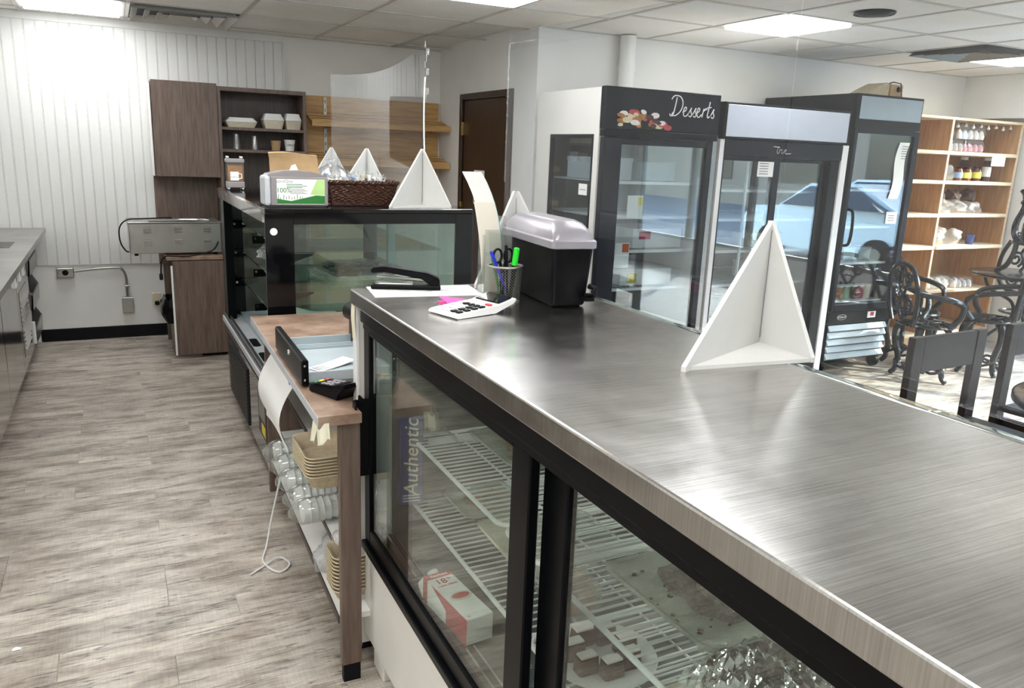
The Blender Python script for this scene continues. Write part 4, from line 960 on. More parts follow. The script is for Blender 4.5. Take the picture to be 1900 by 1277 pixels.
# ============================================================ left steel prep counter
pc_ = thing('prep_counter', 'stainless steel prep counter along the left edge, under the boarded wall', 'counter', (-.9, 5.0, 0))
def L(name, bm, mat, par=pc_): return obj(name, W(bm, pc_), mat, par)
bm = BM(); xs = [-1.33, -.70, -.612, -.495]; ys = [3.0, 5.74, 6.08, 6.98]
for i in range(3):
    for j in range(3):
        if not (i == 1 and j == 1): box(bm, xs[i], xs[i+1], ys[j], ys[j+1], .865, .90)
bmesh.ops.remove_doubles(bm, verts=bm.verts, dist=.0001); L('counter_top', bm, 'brushed_steel')
L('pan_well', box(BM(), -.70, -.612, 5.74, 6.08, .78, .80), 'black_frame')
bm = BM(); box(bm, -.702, -.70, 5.74, 6.08, .78, .865); box(bm, -.612, -.61, 5.74, 6.08, .78, .865); L('pan_wall', bm, 'black_frame')
L('cabinet_body', box(BM(), -1.32, -.60, 3.02, 6.38, .10, .865), 'brushed_steel_side')
for y0, y1 in ((3.04, 3.9), (3.91, 4.85), (4.86, 5.62), (5.63, 6.36)):
    dd = L('door_panel', box(BM(), -.60, -.588, y0, y1, .12, .78, .003), 'brushed_steel_side')
lv = L('louvre_panel', box(BM(), -.588, -.585, 5.72, 6.18, .20, .62, .002), 'brushed_steel_side')
for k in range(12): obj('louvre', W(prism(BM(), [(-.585, .24+k*.03), (-.577, .243+k*.03), (-.585, .252+k*.03)], 5.76, 6.14, 'y'), pc_), 'chrome', lv)
L('bin_frame', box(BM(), -1.32, -.64, 6.38, 6.96, .10, .865), 'brushed_steel_side')
for k, z in enumerate((.13, .375, .62)):
    bn_ = L('open_bin', prism(BM(), [(-.64, z), (-.578, z), (-.572, z+.11), (-.582, z+.11), (-.588, z+.012), (-.64, z+.012)], 6.40, 6.94, 'y'), 'brushed_steel')
    obj('recess_shade', W(box(BM(), -.642, -.638, 6.41, 6.93, z+.02, z+.225), pc_), 'black_rubber', bn_)  # flat black sheet painted as the shade inside the bin opening
    bm = BM()
    for y in (6.40, 6.935): prism(bm, [(-.64, z), (-.578, z), (-.572, z+.11), (-.64, z+.225)], y, y+.006, 'y')
    obj('bin_side', W(bm, pc_), 'brushed_steel', bn_)
for y in (3.1, 4.8, 6.9):
    for x in (-.66, -1.27): L('leg', lathe(BM(), [(.022, 0), (.03, .006), (.024, .02), (.024, .10)], 14, (x, y, 0)), 'galvanised')
for y in (5.42, 5.68, 5.92):
    kb_ = L('switch_plate', box(BM(), -.588, -.560, y-.05, y+.05, .705, .80, .004), 'white_plastic')
    obj('switch_knob', W(lathe(BM(), [(0, -.02), (.016, -.018), (.018, 0)], 16, (-.560, y, .752), Matrix.Rotation(PI/2, 3, 'Y')), pc_), 'black_plastic', kb_)
L('corner_handle', box(BM(), -.60, -.575, 6.365, 6.385, .14, .30, .003), 'white_plastic')

# ============================================================ wiring on the back wall
ob = thing('steel_outlet', 'round steel power outlet on the white wall below the boards', 'outlet', (-.392, YB, .55))
obj('cover_plate', box(BM(), -.058, .058, -.045, 0, -.036, .036, .004), 'galvanised', ob)
obj('socket', lathe(BM(), [(0, .002), (.02, .002), (.022, 0)], 20, (0, -.045, 0), Matrix.Rotation(PI/2, 3, 'X')), 'black_plastic', ob)
for x in (-.042, .042): obj('screw', lathe(BM(), [(0, .003), (.005, .002), (.005, 0)], 8, (x, -.045, 0), Matrix.Rotation(PI/2, 3, 'X')), 'chrome', ob)
cdt = thing('conduit', 'bent metal conduit running down the wall to a grey switch box', 'conduit', (.03, YB-.02, .35))
obj('pipe', tube(BM(), spline([(-.36, 0, .205), (-.2, 0, .222), (-.06, 0, .225), (-.02, 0, .205), (.0, 0, .15), (.0, 0, .06), (0, 0, -.01)], 8), .0085, 10), 'galvanised', cdt)
obj('clamp', box(BM(), -.014, .022, -.012, .0195, .07, .082, .002), 'galvanised', cdt)
jb = thing('switch_box', 'small grey metal box at the end of the wall conduit', 'switch box', (.03, YB, .275))
obj('box_body', box(BM(), -.038, .038, -.05, 0, -.06, .06, .003), 'metal_box', jb); obj('cover', box(BM(), -.041, .041, -.055, -.05, -.063, .063, .003), 'galvanised', jb)
iv = thing('wall_outlet', 'ivory wall outlet with a black plug beside the brown base cabinet', 'outlet', (.245, YB, .30))
obj('plate', box(BM(), -.035, .035, -.006, 0, -.057, .057, .003), 'ivory', iv)
for z in (-.022, .022): obj('socket', box(BM(), -.016, .016, -.008, -.006, z-.014, z+.014, .002), 'ivory', iv)
obj('plug', box(BM(), -.016, .02, -.04, -.008, -.04, -.008, .005), 'black_plastic', iv)

# ============================================================ brown cabinets by the back wall
bc = thing('base_cabinet', 'low brown laminate cabinet under the steel toaster oven', 'cabinet', (.50, 6.4, 0))
obj('body', W(box(BM(), .50, .70, 6.19, 6.85, .06, .74, .002), bc), 'brown_laminate', bc)
obj('door', W(box(BM(), .335, .70, 6.165, 6.19, .03, .735, .002), bc), 'brown_laminate', bc)
obj('white_edge', W(box(BM(), .322, .335, 6.165, 6.19, .03, .70, .001), bc), 'white_plastic', bc)
obj('cabinet_top', W(box(BM(), .298, .705, 6.158, 6.86, .742, .765, .002), bc), 'stone_laminate', bc)
obj('side_panel', W(box(BM(), .305, .50, 6.83, 6.85, .0, .74), bc), 'brown_laminate', bc)
obj('kick', W(box(BM(), .51, .69, 6.22, 6.80, 0, .06), bc), 'black_rubber', bc)
to = thing('toaster_oven', 'long stainless toaster oven with six louvre groups on the brown cabinet', 'toaster', (.375, 6.42, .7655), .02)
obj('housing', box(BM(), -.31, .31, -.17, .17, .018, .235, .004), 'brushed_steel', to)
obj('top_plate', box(BM(), -.315, .315, -.175, .175, .235, .245, .003), 'brushed_steel', to)
for i, x in enumerate((-.19, .015, .215)):
    for j, z in enumerate((.075, .165)):
        for k in range(3): obj('louvre', prism(BM(), [(-.170, z+k*.016), (-.178, z+k*.016+.002), (-.170, z+k*.016+.011)], x-.026, x+.026, 'x'), 'chrome', to)
for x in (-.27, .27):
    for y in (-.13, .13): obj('foot', tube(BM(), [(x, y, -.0 if x > -.1 else -.0), (x, y, .02)], .014, 10), 'black_rubber', to)
tg = thing('tongs', 'steel tongs and black handled utensils lying on the toaster oven', 'tongs', (.46, 6.30, 1.0115), .05)
for s in (-1, 1): obj('tong_arm', tube(BM(), spline([(-.14, s*.004, .012), (-.05, s*.02, .014), (.08, s*.03, .012), (.15, s*.022, .008)], 6), [.006]*19, 8), 'chrome', tg)
obj('black_handle', box(BM(), -.02, .16, .04, .075, .0, .016, .005), 'black_plastic', tg)
obj('steel_scoop', box(BM(), -.26, -.05, -.03, .0, .0, .014, .005), 'brushed_steel', tg)
cb = thing('power_cord', 'black power cord looping around the steel toaster oven', 'cord', (.06, 6.25, .77))
pts = spline([(.30, .10, .262), (.10, .02, .262), (.0, .0, .255), (-.05, -.02, .20), (-.05, -.02, .10), (-.02, -.02, .04), (.0, -.01, .03)], 8); obj('cord', tube(BM(), pts, .005, 8), 'black_rubber', cb)
pts = spline([(.60, -.06, .10), (.55, -.10, .04), (.40, -.105, .004), (.28, -.11, .0045), (.235, -.105, .004), (.205, -.10, -.03), (.195, -.10, -.12)], 8); obj('cord', tube(BM(), pts, .005, 8), 'black_rubber', cb)
obj('plug', box(BM(), .183, .207, -.112, -.088, -.165, -.12, .004), 'black_rubber', cb)
tbn = thing('waste_bin', 'grey waste bin with black liner bag tucked behind the brown cabinet', 'bin', (.385, 6.42, 0))
bm = BM(); loft(bm, [[(x*s, y*s, z) for x, y in rrect(-.075, .075, -.13, .13, .03, 4)] for z, s in ((0, .82), (.01, .85), (.34, 1.0), (.345, 1.03))]); obj('bin_body', bm, 'bin_grey', tbn)
rr = random.Random(9); bm = BM(); loft(bm, [[(x*s*rr.uniform(.93, 1.08)-.02, y*(.6+.4*s)*rr.uniform(.95, 1.04), z+rr.uniform(-.015, .015)) for x, y in rrect(-.075, .075, -.13, .13, .03, 4)] for z, s in ((.25, 1.1), (.31, 1.45), (.37, 1.5), (.43, 1.1), (.40, .7))]); obj('liner_bag', bm, 'bag_black', tbn)
hb = thing('backing_panel', 'plain brown panel on the wall behind the toaster oven', 'panel', (.51, 6.99, .60))
obj('panel', W(box(BM(), .284, .757, 6.985, 7.014, .60, 1.314, .002), hb), 'brown_laminate', hb)
uc = thing('wall_cabinet', 'closed brown wall cabinet left of the open shelf unit', 'cabinet', (.52, 6.85, 1.315))
obj('body', W(box(BM(), .284, .757, 6.72, 7.014, 1.317, 2.01, .002), uc), 'brown_laminate', uc)
obj('door', W(box(BM(), .292, .757, 6.695, 6.72, 1.315, 2.022, .002), uc), 'brown_laminate', uc)
obj('white_edge', W(box(BM(), .278, .284, 6.70, 7.0, 1.317, 2.0), uc), 'white_plastic', uc)
os_ = thing('open_shelf_unit', 'tall dark brown open shelf unit holding foam boxes and cups', 'shelf', (1.10, 6.86, 0))
def O(name, bm, mat, par=os_): return obj(name, W(bm, os_), mat, par)
O('side_panel', box(BM(), .759, .782, 6.70, 7.012, 0, 2.005), 'brown_laminate'); O('side_panel', box(BM(), 1.413, 1.436, 6.70, 7.012, 0, 2.005), 'brown_laminate')
O('top_panel', box(BM(), .782, 1.413, 6.70, 7.012, 1.975, 2.005), 'brown_laminate'); O('back_panel', box(BM(), .782, 1.413, 6.99, 7.012, 0, 1.975), 'brown_dark')
for z in (1.705, 1.535, .9, .1): O('shelf_board', box(BM(), .782, 1.413, 6.705, 6.99, z-.022, z), 'brown_laminate')
def foam_box(label, c, w, d, h, n=1, lid=.03):
    t = thing('foam_box', label, 'food box', c, 0, 'foam food boxes on the brown shelf')
    R = lambda a, b, z: [(x, y, z) for x, y in rrect(-a, a, -b, b, .015, 3)]
    obj('tray', loft(BM(), [R(w*.42, d*.42, 0), R(w*.5, d*.5, h*.55), R(w*.51, d*.51, h*.56)]), 'fibre_light', t)
    obj('lid', loft(BM(), [R(w*.51, d*.51, h*.57), R(w*.5, d*.5, h*.62), R(w*.38, d*.38, h)]), 'white_plastic', t)
    return t
foam_box('wide flat foam food box on the left of the top brown shelf', (.935, 6.82, 1.7055), .24, .2, .075)
foam_box('square foam food box in the middle of the top brown shelf', (1.19, 6.83, 1.7055), .16, .18, .118)
foam_box('tall foam food box at the right end of the top brown shelf', (1.345, 6.82, 1.7055), .13, .16, .125)
def cup(name, label, cat, c, r0, r1, h, mat, band=None):
    t = thing(name, label, cat, c); obj('cup_wall', lathe(BM(), [(0, 0), (r0, 0), (r1, h), (r1*1.06, h), (r1*1.06, h+.004), (r1*.95, h), (r0*.94, .006), (0, .006)], 24), mat, t)
    if band: text('cup_print', band, .022, 'ink', t, (0, -r1*1.02, h*.55), FACE_NEG_Y, .0004)
    return t
cup('tumbler', 'left upside down clear plastic tumbler on the lower brown shelf', 'cup', (.90, 6.80, 1.5355), .034, .025, .115, 'tumbler')
cup('tumbler', 'right upside down clear plastic tumbler, beside the kraft paper cup', 'cup', (1.04, 6.80, 1.5355), .034, .025, .105, 'tumbler')
cup('paper_cup', 'brown kraft paper cup on the lower brown shelf', 'cup', (1.205, 6.79, 1.5355), .032, .04, .075, 'kraft')
cup('paper_cup', 'white paper cup with writing at the right of the lower brown shelf', 'cup', (1.315, 6.79, 1.5355), .034, .044, .085, 'white_plastic', 'LARGE')

# ============================================================ pine bread shelving on the grey wall
ps = thing('pine_shelving', 'light pine slatted bread shelving on the grey wall', 'shelving', (2.1, 7.0, 1.0))
def Q(name, bm, mat, par=ps): return obj(name, W(bm, ps), mat, par)
for z0, z1 in ((1.86, 1.995), (1.53, 1.74), (1.2, 1.42)):
    Q('back_board', box(BM(), 1.49, 2.70, 7.005, 7.027, z0, z1, .002), 'pine')
Q('back_board', box(BM(), 1.49, 2.70, 7.012, 7.027, 1.0, 2.0), 'pine')
for x in (1.66, 2.55):
    st = Q('metal_standard', box(BM(), x-.013, x+.013, 6.992, 7.005, 1.0, 1.99), 'galvanised')
    for k in range(14): obj('slot', W(box(BM(), x-.003, x+.003, 6.9915, 6.992, 1.03+k*.07, 1.06+k*.07), ps), 'black_frame', st)
for zs in (1.80, 1.48, 1.16):
    for k in range(4):
        y = 6.99-k*.058; z = zs+.045-k*.018
        Q('shelf_slat', box(BM(), 1.49, 2.715, y-.05, y, z-.014, z, .003), 'pine')
    Q('front_lip', box(BM(), 1.49, 2.715, 6.735, 6.755, zs-.055, zs-.002, .004), 'pine')
    for x in (1.66, 2.55): Q('bracket', prism(BM(), [(6.99, zs+.03), (6.76, zs-.045), (6.76, zs-.06), (6.99, zs-.06)], x-.005, x+.005, 'x'), 'galvanised')
# ============================================================ tall fridges along the wall
def shell(t, x0, x1, y0, y1, z0, z1, outer, inner, left=True):
    f = lambda n, b, m: obj(n, W(b, t), m, t)
    if left: f('side_panel', box(BM(), x0, x0+.04, y0+.05, y1, z0, z1, .003), outer)
    f('side_panel', box(BM(), x1-.04, x1, y0+.05, y1, z0, z1, .003), outer)
    f('back_panel', box(BM(), x0+.04, x1-.04, y1-.04, y1, z0, z1), inner)
    f('roof_panel', box(BM(), x0+.04, x1-.04, y0+.05, y1-.04, z1-.05, z1), outer)
    f('floor_panel', box(BM(), x0+.04, x1-.04, y0+.05, y1-.04, z0, z0+.06), inner)
    return f
def rack(f, x0, x1, y0, y1, z):
    bm = BM(); box(bm, x0, x1, y0, y0+.006, z-.012, z+.006); n = int((x1-x0)/.035)
    for k in range(n): tube(bm, [(x0+.02+k*.035, y0, z), (x0+.02+k*.035, y1, z)], .0025, 5)
    box(bm, x0, x1, y1-.006, y1, z-.006, z+.006); return f('rack_shelf', bm, 'white_plastic')
# desserts fridge
df = thing('dessert_fridge', 'white fridge with glass side and black Desserts header, left of the tall fridges', 'fridge', (3.10, 4.5, 0))
f = shell(df, 2.66, 3.54, 4.15, 5.0, .08, 2.0, 'white_enamel', 'liner_grey', left=False)
bm = BM(); box(bm, 2.66, 2.70, 4.20, 5.0, .08, .55); box(bm, 2.66, 2.70, 4.20, 5.0, 1.725, 2.0); box(bm, 2.66, 2.70, 4.20, 4.255, .55, 1.725); box(bm, 2.66, 2.70, 4.80, 5.0, .55, 1.725); f('side_panel', bm, 'white_enamel')
bm = BM(); box(bm, 2.656, 2.69, 4.255, 4.27, .55, 1.725); box(bm, 2.656, 2.69, 4.785, 4.80, .55, 1.725); box(bm, 2.656, 2.69, 4.27, 4.785, 1.70, 1.725); box(bm, 2.656, 2.69, 4.27, 4.785, .55, .575); f('side_window_frame', bm, 'black_frame')
f('side_window', box(BM(), 2.668, 2.674, 4.27, 4.785, .575, 1.70), 'fridge_glass')
f('header', box(BM(), 2.66, 3.54, 4.15, 4.20, 1.757, 2.005, .004), 'navy_black'); f('header_bar', box(BM(), 2.665, 3.535, 4.145, 4.20, 1.715, 1.755, .003), 'black_frame')
dr = f('door', box(BM(), 2.67, 2.80, 4.15, 4.20, .40, 1.71, .003), 'navy_black')
for b in (box(BM(), 3.46, 3.505, 4.15, 4.20, .40, 1.71, .003), box(BM(), 2.80, 3.46, 4.15, 4.20, .40, .47), box(BM(), 2.80, 3.46, 4.15, 4.20, 1.67, 1.71)): obj('door_frame', W(b, df), 'navy_black', dr)
obj('door_glass', W(box(BM(), 2.80, 3.46, 4.168, 4.176, .47, 1.67), df), 'fridge_glass', dr)
f('right_trim', box(BM(), 3.505, 3.54, 4.15, 4.20, .08, 1.755), 'dull_aluminium'); f('base_grille', box(BM(), 2.66, 3.505, 4.16, 4.20, .08, .39), 'navy_black')
for x in (2.72, 3.48):
    for y in (4.25, 4.9): f('foot', tube(BM(), [(x, y, 0), (x, y, .08)], .022, 10), 'black_rubber')
for z in (.75, 1.0, 1.22, 1.44): rack(f, 2.71, 3.49, 4.24, 4.92, z)
# printed header: script lettering and pastry picture in relief a fraction of a millimetre thick
def scribble(name, strokes, r, mat, par, org, s):
    bm = BM()
    for st in strokes: tube(bm, [(org[0]+p.x*s, org[1], org[2]+p.z*s) for p in spline([(a, 0, b) for a, b in st], 7)], r, 6)
    return obj(name, bm, mat, par)
DES = [[(.0, 1.15), (.25, 1.4), (.75, 1.35), (1.0, .95), (.85, .4), (.4, .05), (.1, .1), (.25, .3)], [(.45, 1.3), (.35, .7), (.2, .1), (.0, .02), (-.1, .15)],
       [(1.05, .3), (1.3, .45), (1.35, .62), (1.22, .66), (1.1, .4), (1.15, .1), (1.35, .05), (1.55, .25)], [(1.6, .3), (1.8, .65), (1.75, .45), (1.85, .2), (1.75, .03), (1.6, .1)],
       [(1.95, .2), (2.2, .65), (2.15, .45), (2.25, .2), (2.15, .03), (2.0, .1)], [(2.3, .3), (2.5, .45), (2.55, .62), (2.42, .66), (2.32, .4), (2.37, .1), (2.55, .05), (2.75, .25)],
       [(2.8, .05), (2.92, .62), (2.95, .5), (3.1, .66), (3.2, .58)], [(3.45, 1.15), (3.35, .6), (3.28, .2), (3.36, .04), (3.5, .15)], [(3.2, .72), (3.6, .78)], [(3.6, .2), (3.85, .65), (3.8, .45), (3.9, .2), (3.8, .03), (3.65, .1)]]
scribble('header_lettering', DES, .0034, 'paper', df, (3.145-3.10, 4.1470-4.5, 1.855), .088)
rr = random.Random(12)
for k in range(34):
    u = rr.random(); x = 2.765+.37*u; top = 1.90-.06*u-.25*max(0, u-.75); z = 1.785+rr.random()*(top-1.785); s = rr.uniform(.013, .026)
    m = rr.choice(['dough', 'pastry', 'dough', 'meringue'] if u < .5 else ['dark_crumbs', 'pastry', 'dark_crumbs', 'red_print', 'dough'])
    if z > top-.025: m = rr.choice(['red_print', 'meringue'])
    q0 = rr.uniform(0, 3); yy = 4.1494-4.5-.00012*k
    bm = BM(); loft(bm, [[(x-3.10+s*1.5*math.cos(q*PI/6)*math.cos(q0*.3)-s*.5*math.sin(q*PI/6), dy, z+s*.7*math.sin(q*PI/6)+s*.3*math.sin(q0)*math.cos(q*PI/6)) for q in range(12)] for dy in (yy+.0006, yy)], smooth=False); obj('pastry_print', bm, m, df)
# stuff inside it
def boxthing(name, label, cat, c, s, mat, extra=None, rz=0, group=None):
    t = thing(name, label, cat, c, rz, group); obj('box_body', box(BM(), -s[0]/2, s[0]/2, -s[1]/2, s[1]/2, 0, s[2], .003), mat, t)
    if extra: obj(extra[0], box(BM(), *extra[1]), extra[2], t)
    else: obj('lid_flap', box(BM(), -s[0]/2-.002, s[0]/2+.002, -s[1]/2-.002, s[1]/2+.002, s[2]*.8, s[2]*1.01), mat, t)
    return t
boxthing('cake_box', 'white cake box with a yellow note low in the desserts fridge', 'box', (3.18, 4.5, .757), (.42, .36, .11), 'white_plastic', ('yellow_note', (-.15, -.08, -.184, -.18, .02, .08), 'yellow_sticker'))
boxthing('cake_box', 'white cake box on the second rack of the desserts fridge', 'box', (3.25, 4.5, 1.007), (.40, .36, .13), 'white_plastic', ('pink_note', (-.15, -.06, -.184, -.18, .06, .11), 'red_cloth'))
boxthing('cake_box', 'pale cake box on the upper left rack of the desserts fridge', 'box', (2.90, 4.55, 1.447), (.28, .36, .14), 'pale_grey')
boxthing('cake_box', 'pale cake box on the upper right rack of the desserts fridge', 'box', (3.25, 4.55, 1.447), (.28, .36, .12), 'grey_paint')
cn = thing('price_card', 'white card with an orange sticker inside the door of the desserts fridge', 'card', (2.885, 4.195, .90)); obj('card', box(BM(), -.055, .055, -.002, 0, 0, .16), 'paper', cn); obj('orange_sticker', box(BM(), .0, .05, -.003, -.002, .10, .155), 'orange_note', cn)
cn = thing('price_card', 'white card with a yellow sticker on the glass of the desserts fridge', 'card', (2.96, 4.195, 1.22)); obj('card', box(BM(), -.06, .06, -.002, 0, 0, .14), 'paper', cn); obj('yellow_sticker', box(BM(), .02, .055, -.003, -.002, .08, .13), 'yellow_sticker', cn)
cn = thing('price_card', 'small white label on the side glass of the desserts fridge', 'card', (2.667, 4.36, 1.35)); obj('card', box(BM(), -.002, 0, -.05, .05, 0, .07), 'paper', cn); obj('print_line', box(BM(), -.0026, -.002, -.035, .035, .03, .036), 'ink_grey', cn)
soft_bag('red cloth folded on the floor of the desserts fridge', (3.15, 4.4, .147), (.2, .14, .10), .2, 31, 'red_cloth', 'red_cloth')
# sliding two door fridge with a light box header
tf = thing('sliding_fridge', 'white and black fridge with two sliding glass doors and blank light header', 'fridge', (4.16, 4.5, 0))
f = shell(tf, 3.565, 4.752, 4.15, 5.1, .06, 1.95, 'white_enamel', 'liner_grey')
f('header_frame', box(BM(), 3.565, 4.712, 4.13, 4.20, 1.736, 1.969, .004), 'black_frame'); f('header_sign', box(BM(), 3.585, 4.693, 4.126, 4.13, 1.752, 1.953, .002), 'sign_lens')
f('logo_panel', box(BM(), 3.605, 4.692, 4.15, 4.20, 1.628, 1.735, .002), 'navy_black')
for x0, x1 in ((3.565, 3.603), (4.692, 4.752)): f('white_strip', box(BM(), x0, x1, 4.15, 4.20, .06, 1.735, .002), 'white_plastic')
dl = f('sliding_door', box(BM(), 4.067, 4.125, 4.165, 4.19, .24, 1.625, .002), 'navy_black')
obj('door_glass', W(box(BM(), 3.625, 4.067, 4.172, 4.178, .29, 1.60), tf), 'fridge_glass', dl)
for b in (box(BM(), 3.605, 3.625, 4.165, 4.19, .24, 1.625), box(BM(), 3.625, 4.067, 4.165, 4.19, 1.60, 1.625), box(BM(), 3.625, 4.067, 4.165, 4.19, .24, .29)): obj('door_frame', W(b, tf), 'navy_black', dl)
d2 = f('sliding_door', box(BM(), 4.55, 4.60, 4.195, 4.22, .24, 1.625, .002), 'navy_black')
obj('door_glass', W(box(BM(), 4.10, 4.55, 4.202, 4.208, .29, 1.60), tf), 'fridge_glass', d2)
for b in (box(BM(), 4.08, 4.10, 4.195, 4.22, .24, 1.625), box(BM(), 4.10, 4.55, 4.195, 4.22, 1.60, 1.625), box(BM(), 4.10, 4.55, 4.195, 4.22, .24, .29)): obj('door_frame', W(b, tf), 'navy_black', d2)
f('door_pull', box(BM(), 4.60, 4.69, 4.16, 4.22, .24, 1.625, .003), 'black_frame'); f('grille', box(BM(), 3.605, 4.69, 4.155, 4.20, .06, .235, .003), 'black_frame')
for x in (3.65, 4.68):
    for y in (4.25, 5.0): f('foot', tube(BM(), [(x, y, 0), (x, y, .06)], .02, 10), 'black_rubber')
for z in (.50, .74, .98, 1.20, 1.40): rack(f, 3.62, 4.70, 4.26, 5.02, z)
f('rack_post', box(BM(), 3.905, 3.92, 4.24, 4.255, .12, 1.6), 'white_plastic')
TRUE = [[(-.6, .98), (.6, .92)], [(.35, .95), (.2, .3), (.3, .05), (.55, .12)], [(.6, .1), (.7, .6), (.75, .5), (.95, .62), (1.05, .55)], [(1.15, .6), (1.08, .2), (1.2, .08), (1.45, .2), (1.52, .6), (1.48, .1)], [(1.65, .3), (1.9, .45), (1.92, .6), (1.78, .62), (1.7, .35), (1.8, .08), (2.1, .06), (2.9, .1)]]
scribble('logo_lettering', TRUE, .0028, 'chrome', tf, (4.055-4.16, 4.1485-4.5, 1.655), .048)
cn = thing('hand_note', 'handwritten white note on the left sliding door', 'note', (4.0, 4.168, 1.50)); obj('paper', box(BM(), -.075, .075, -.002, 0, 0, .105), 'paper', cn)
for k in range(5): obj('ink_line', box(BM(), -.06, .02+.02*((k*3) % 3), -.0028, -.002, .085-k*.017, .089-k*.017), 'ink', cn)
for k, (x, m, h) in enumerate(((3.72, 'jar_amber', .14), (3.82, 'dark_crumbs', .12), (4.0, 'blue_box', .10), (4.2, 'red_print', .13), (4.32, 'dough', .12), (4.45, 'jar_amber', .11))):
    boxthing('food_pack', ['amber food pack at the left on the low rack of the sliding fridge', 'dark food pack beside the amber one in the sliding fridge', 'blue food pack in the middle of the sliding fridge', 'red food pack on the low rack behind the right sliding door', 'pale food pack beside the red one in the sliding fridge', 'amber food pack at the right end of the low rack in the sliding fridge'][k], 'food pack', (x, 4.45, .507), (.085, .14, h), m, None, 0, 'food packs in the sliding fridge')
boxthing('food_pack', 'wide pale pack on the middle rack behind the right sliding door', 'food pack', (4.35, 4.5, .747), (.32, .2, .12), 'grey_paint')
boxthing('food_pack', 'wide pale pack with dark front on the upper rack of the sliding fridge', 'food pack', (4.3, 4.5, .987), (.3, .2, .1), 'dough')
# single door fridge
kf = thing('single_fridge', 'tall black single glass door fridge with slatted grille below', 'fridge', (5.19, 4.6, 0))
f = shell(kf, 4.834, 5.542, 4.20, 5.13, .10, 2.106, 'black_frame', 'liner_grey')
f('header', box(BM(), 4.834, 5.542, 4.20, 4.25, 1.86, 2.106, .004), 'black_frame'); f('header_sign', box(BM(), 4.868, 5.528, 4.196, 4.20, 1.93, 2.09, .003), 'sign_grey')
dr = f('door', box(BM(), 4.836, 4.872, 4.19, 4.235, .50, 1.865, .003), 'navy_black')
for b in (box(BM(), 5.482, 5.540, 4.19, 4.235, .50, 1.865, .003), box(BM(), 4.872, 5.482, 4.19, 4.235, .50, .55), box(BM(), 4.872, 5.482, 4.19, 4.235, 1.83, 1.865)): obj('door_frame', W(b, kf), 'navy_black', dr)
obj('door_glass', W(box(BM(), 4.872, 5.482, 4.205, 4.213, .55, 1.83), kf), 'fridge_glass', dr)
obj('handle', W(tube(BM(), spline([(4.875, 4.19, 1.28), (4.885, 4.155, 1.26), (4.888, 4.145, 1.14), (4.885, 4.155, 1.03), (4.872, 4.19, 1.01)], 6), .011, 10), kf), 'black_plastic', dr)
f('lower_panel', box(BM(), 4.836, 5.540, 4.205, 4.245, .40, .495, .003), 'black_frame')
f('light_bar', box(BM(), 4.85, 5.52, 4.20, 4.207, .497, .508), 'chrome')
for k in range(5):
    z = .335-k*.056; f('grille_slat', prism(BM(), [(4.21, z), (4.19, z+.012), (4.215, z+.05)], 4.86, 5.50, 'x'), 'grey_paint')
f('grille_back', box(BM(), 4.84, 5.54, 4.225, 4.25, .10, .40), 'black_frame')
for x in (4.88, 5.5):
    for y in (4.28, 5.05): f('caster', tube(BM(), [(x-.015, y, .05), (x+.015, y, .05)], .05, 14), 'black_rubber')
bm = BM(); lathe(bm, [(0, 0), (.052, 0), (.052, .001), (0, .001)], 28, (4.985-5.19, 4.2045-4.6, .45), Matrix.Rotation(PI/2, 3, 'X') @ Matrix.Diagonal((1, .42, 1))); obj('logo_oval', bm, 'pale_grey', kf)
bm = BM(); lathe(bm, [(0, 0), (.048, 0), (.048, .001), (0, .001)], 28, (4.985-5.19, 4.2037-4.6, .45), Matrix.Rotation(PI/2, 3, 'X') @ Matrix.Diagonal((1, .38, 1))); obj('logo_field', bm, 'black_frame', kf)
text('logo_lettering', 'KOOL-IT', .022, 'paper', kf, (4.985-5.19, 4.2022-4.6, .45), FACE_NEG_Y, .0004)
f('red_label', box(BM(), 5.27, 5.36, 4.203, 4.205, .43, .48), 'paper'); f('red_label_print', box(BM(), 5.30, 5.34, 4.2022, 4.203, .445, .475), 'red_print')
for z in (.86, 1.14, 1.42): rack(f, 4.88, 5.48, 4.28, 5.05, z)
nt_ = thing('long_receipt', 'long curling white price list stuck on the single fridge door', 'note', (5.40, 4.203, 1.36))
bm = BM(); sheet(bm, lambda u, v: (-.055+.11*u-.05*(1-v)+.012*math.sin(6*v), -.003-.004*math.sin(7*v), .42*v), 4, 12, .001); obj('paper', bm, 'paper', nt_)
for k in range(6): obj('ink_line', box(BM(), -.03, .035, -.0085, -.007, .39-k*.018, .394-k*.018), 'ink', nt_)
nt_ = thing('price_note', 'small white note low on the single fridge door', 'note', (5.37, 4.203, 1.17)); obj('paper', box(BM(), -.06, .06, -.003, 0, 0, .09), 'paper', nt_)
for k in range(3): obj('ink_line', box(BM(), -.04, .03, -.0036, -.003, .06-k*.018, .064-k*.018), 'ink', nt_)
cols = ['red_print', 'jar_amber', 'pastry', 'dark_green', 'jar_amber', 'red_cloth', 'dough']
for k in range(7):
    t = thing('food_jar', ['red', 'first amber', 'tan', 'green', 'second amber', 'pink', 'pale'][k] + ' food tub in the bottom row of the single door fridge', 'jar', (4.93+k*.078, 4.36, .1605+.40), 0, 'food tubs in the single door fridge')
    obj('tub', lathe(BM(), [(0, 0), (.032, 0), (.036, .10), (0, .10)], 18), cols[k], t); obj('lid', lathe(BM(), [(.038, .10), (.038, .112), (0, .114)], 18), 'lid_white', t)
f('bottom_rack', box(BM(), 4.88, 5.48, 4.27, 5.05, .55, .56), 'white_plastic')
for k in range(3): boxthing('food_pack', ['left', 'middle', 'right'][k] + ' pale tub on the second rack of the single door fridge', 'food pack', (5.0+k*.18, 4.45, .867), (.13, .13, .10), 'grey_paint', None, 0, 'tubs on a rack of the single door fridge')
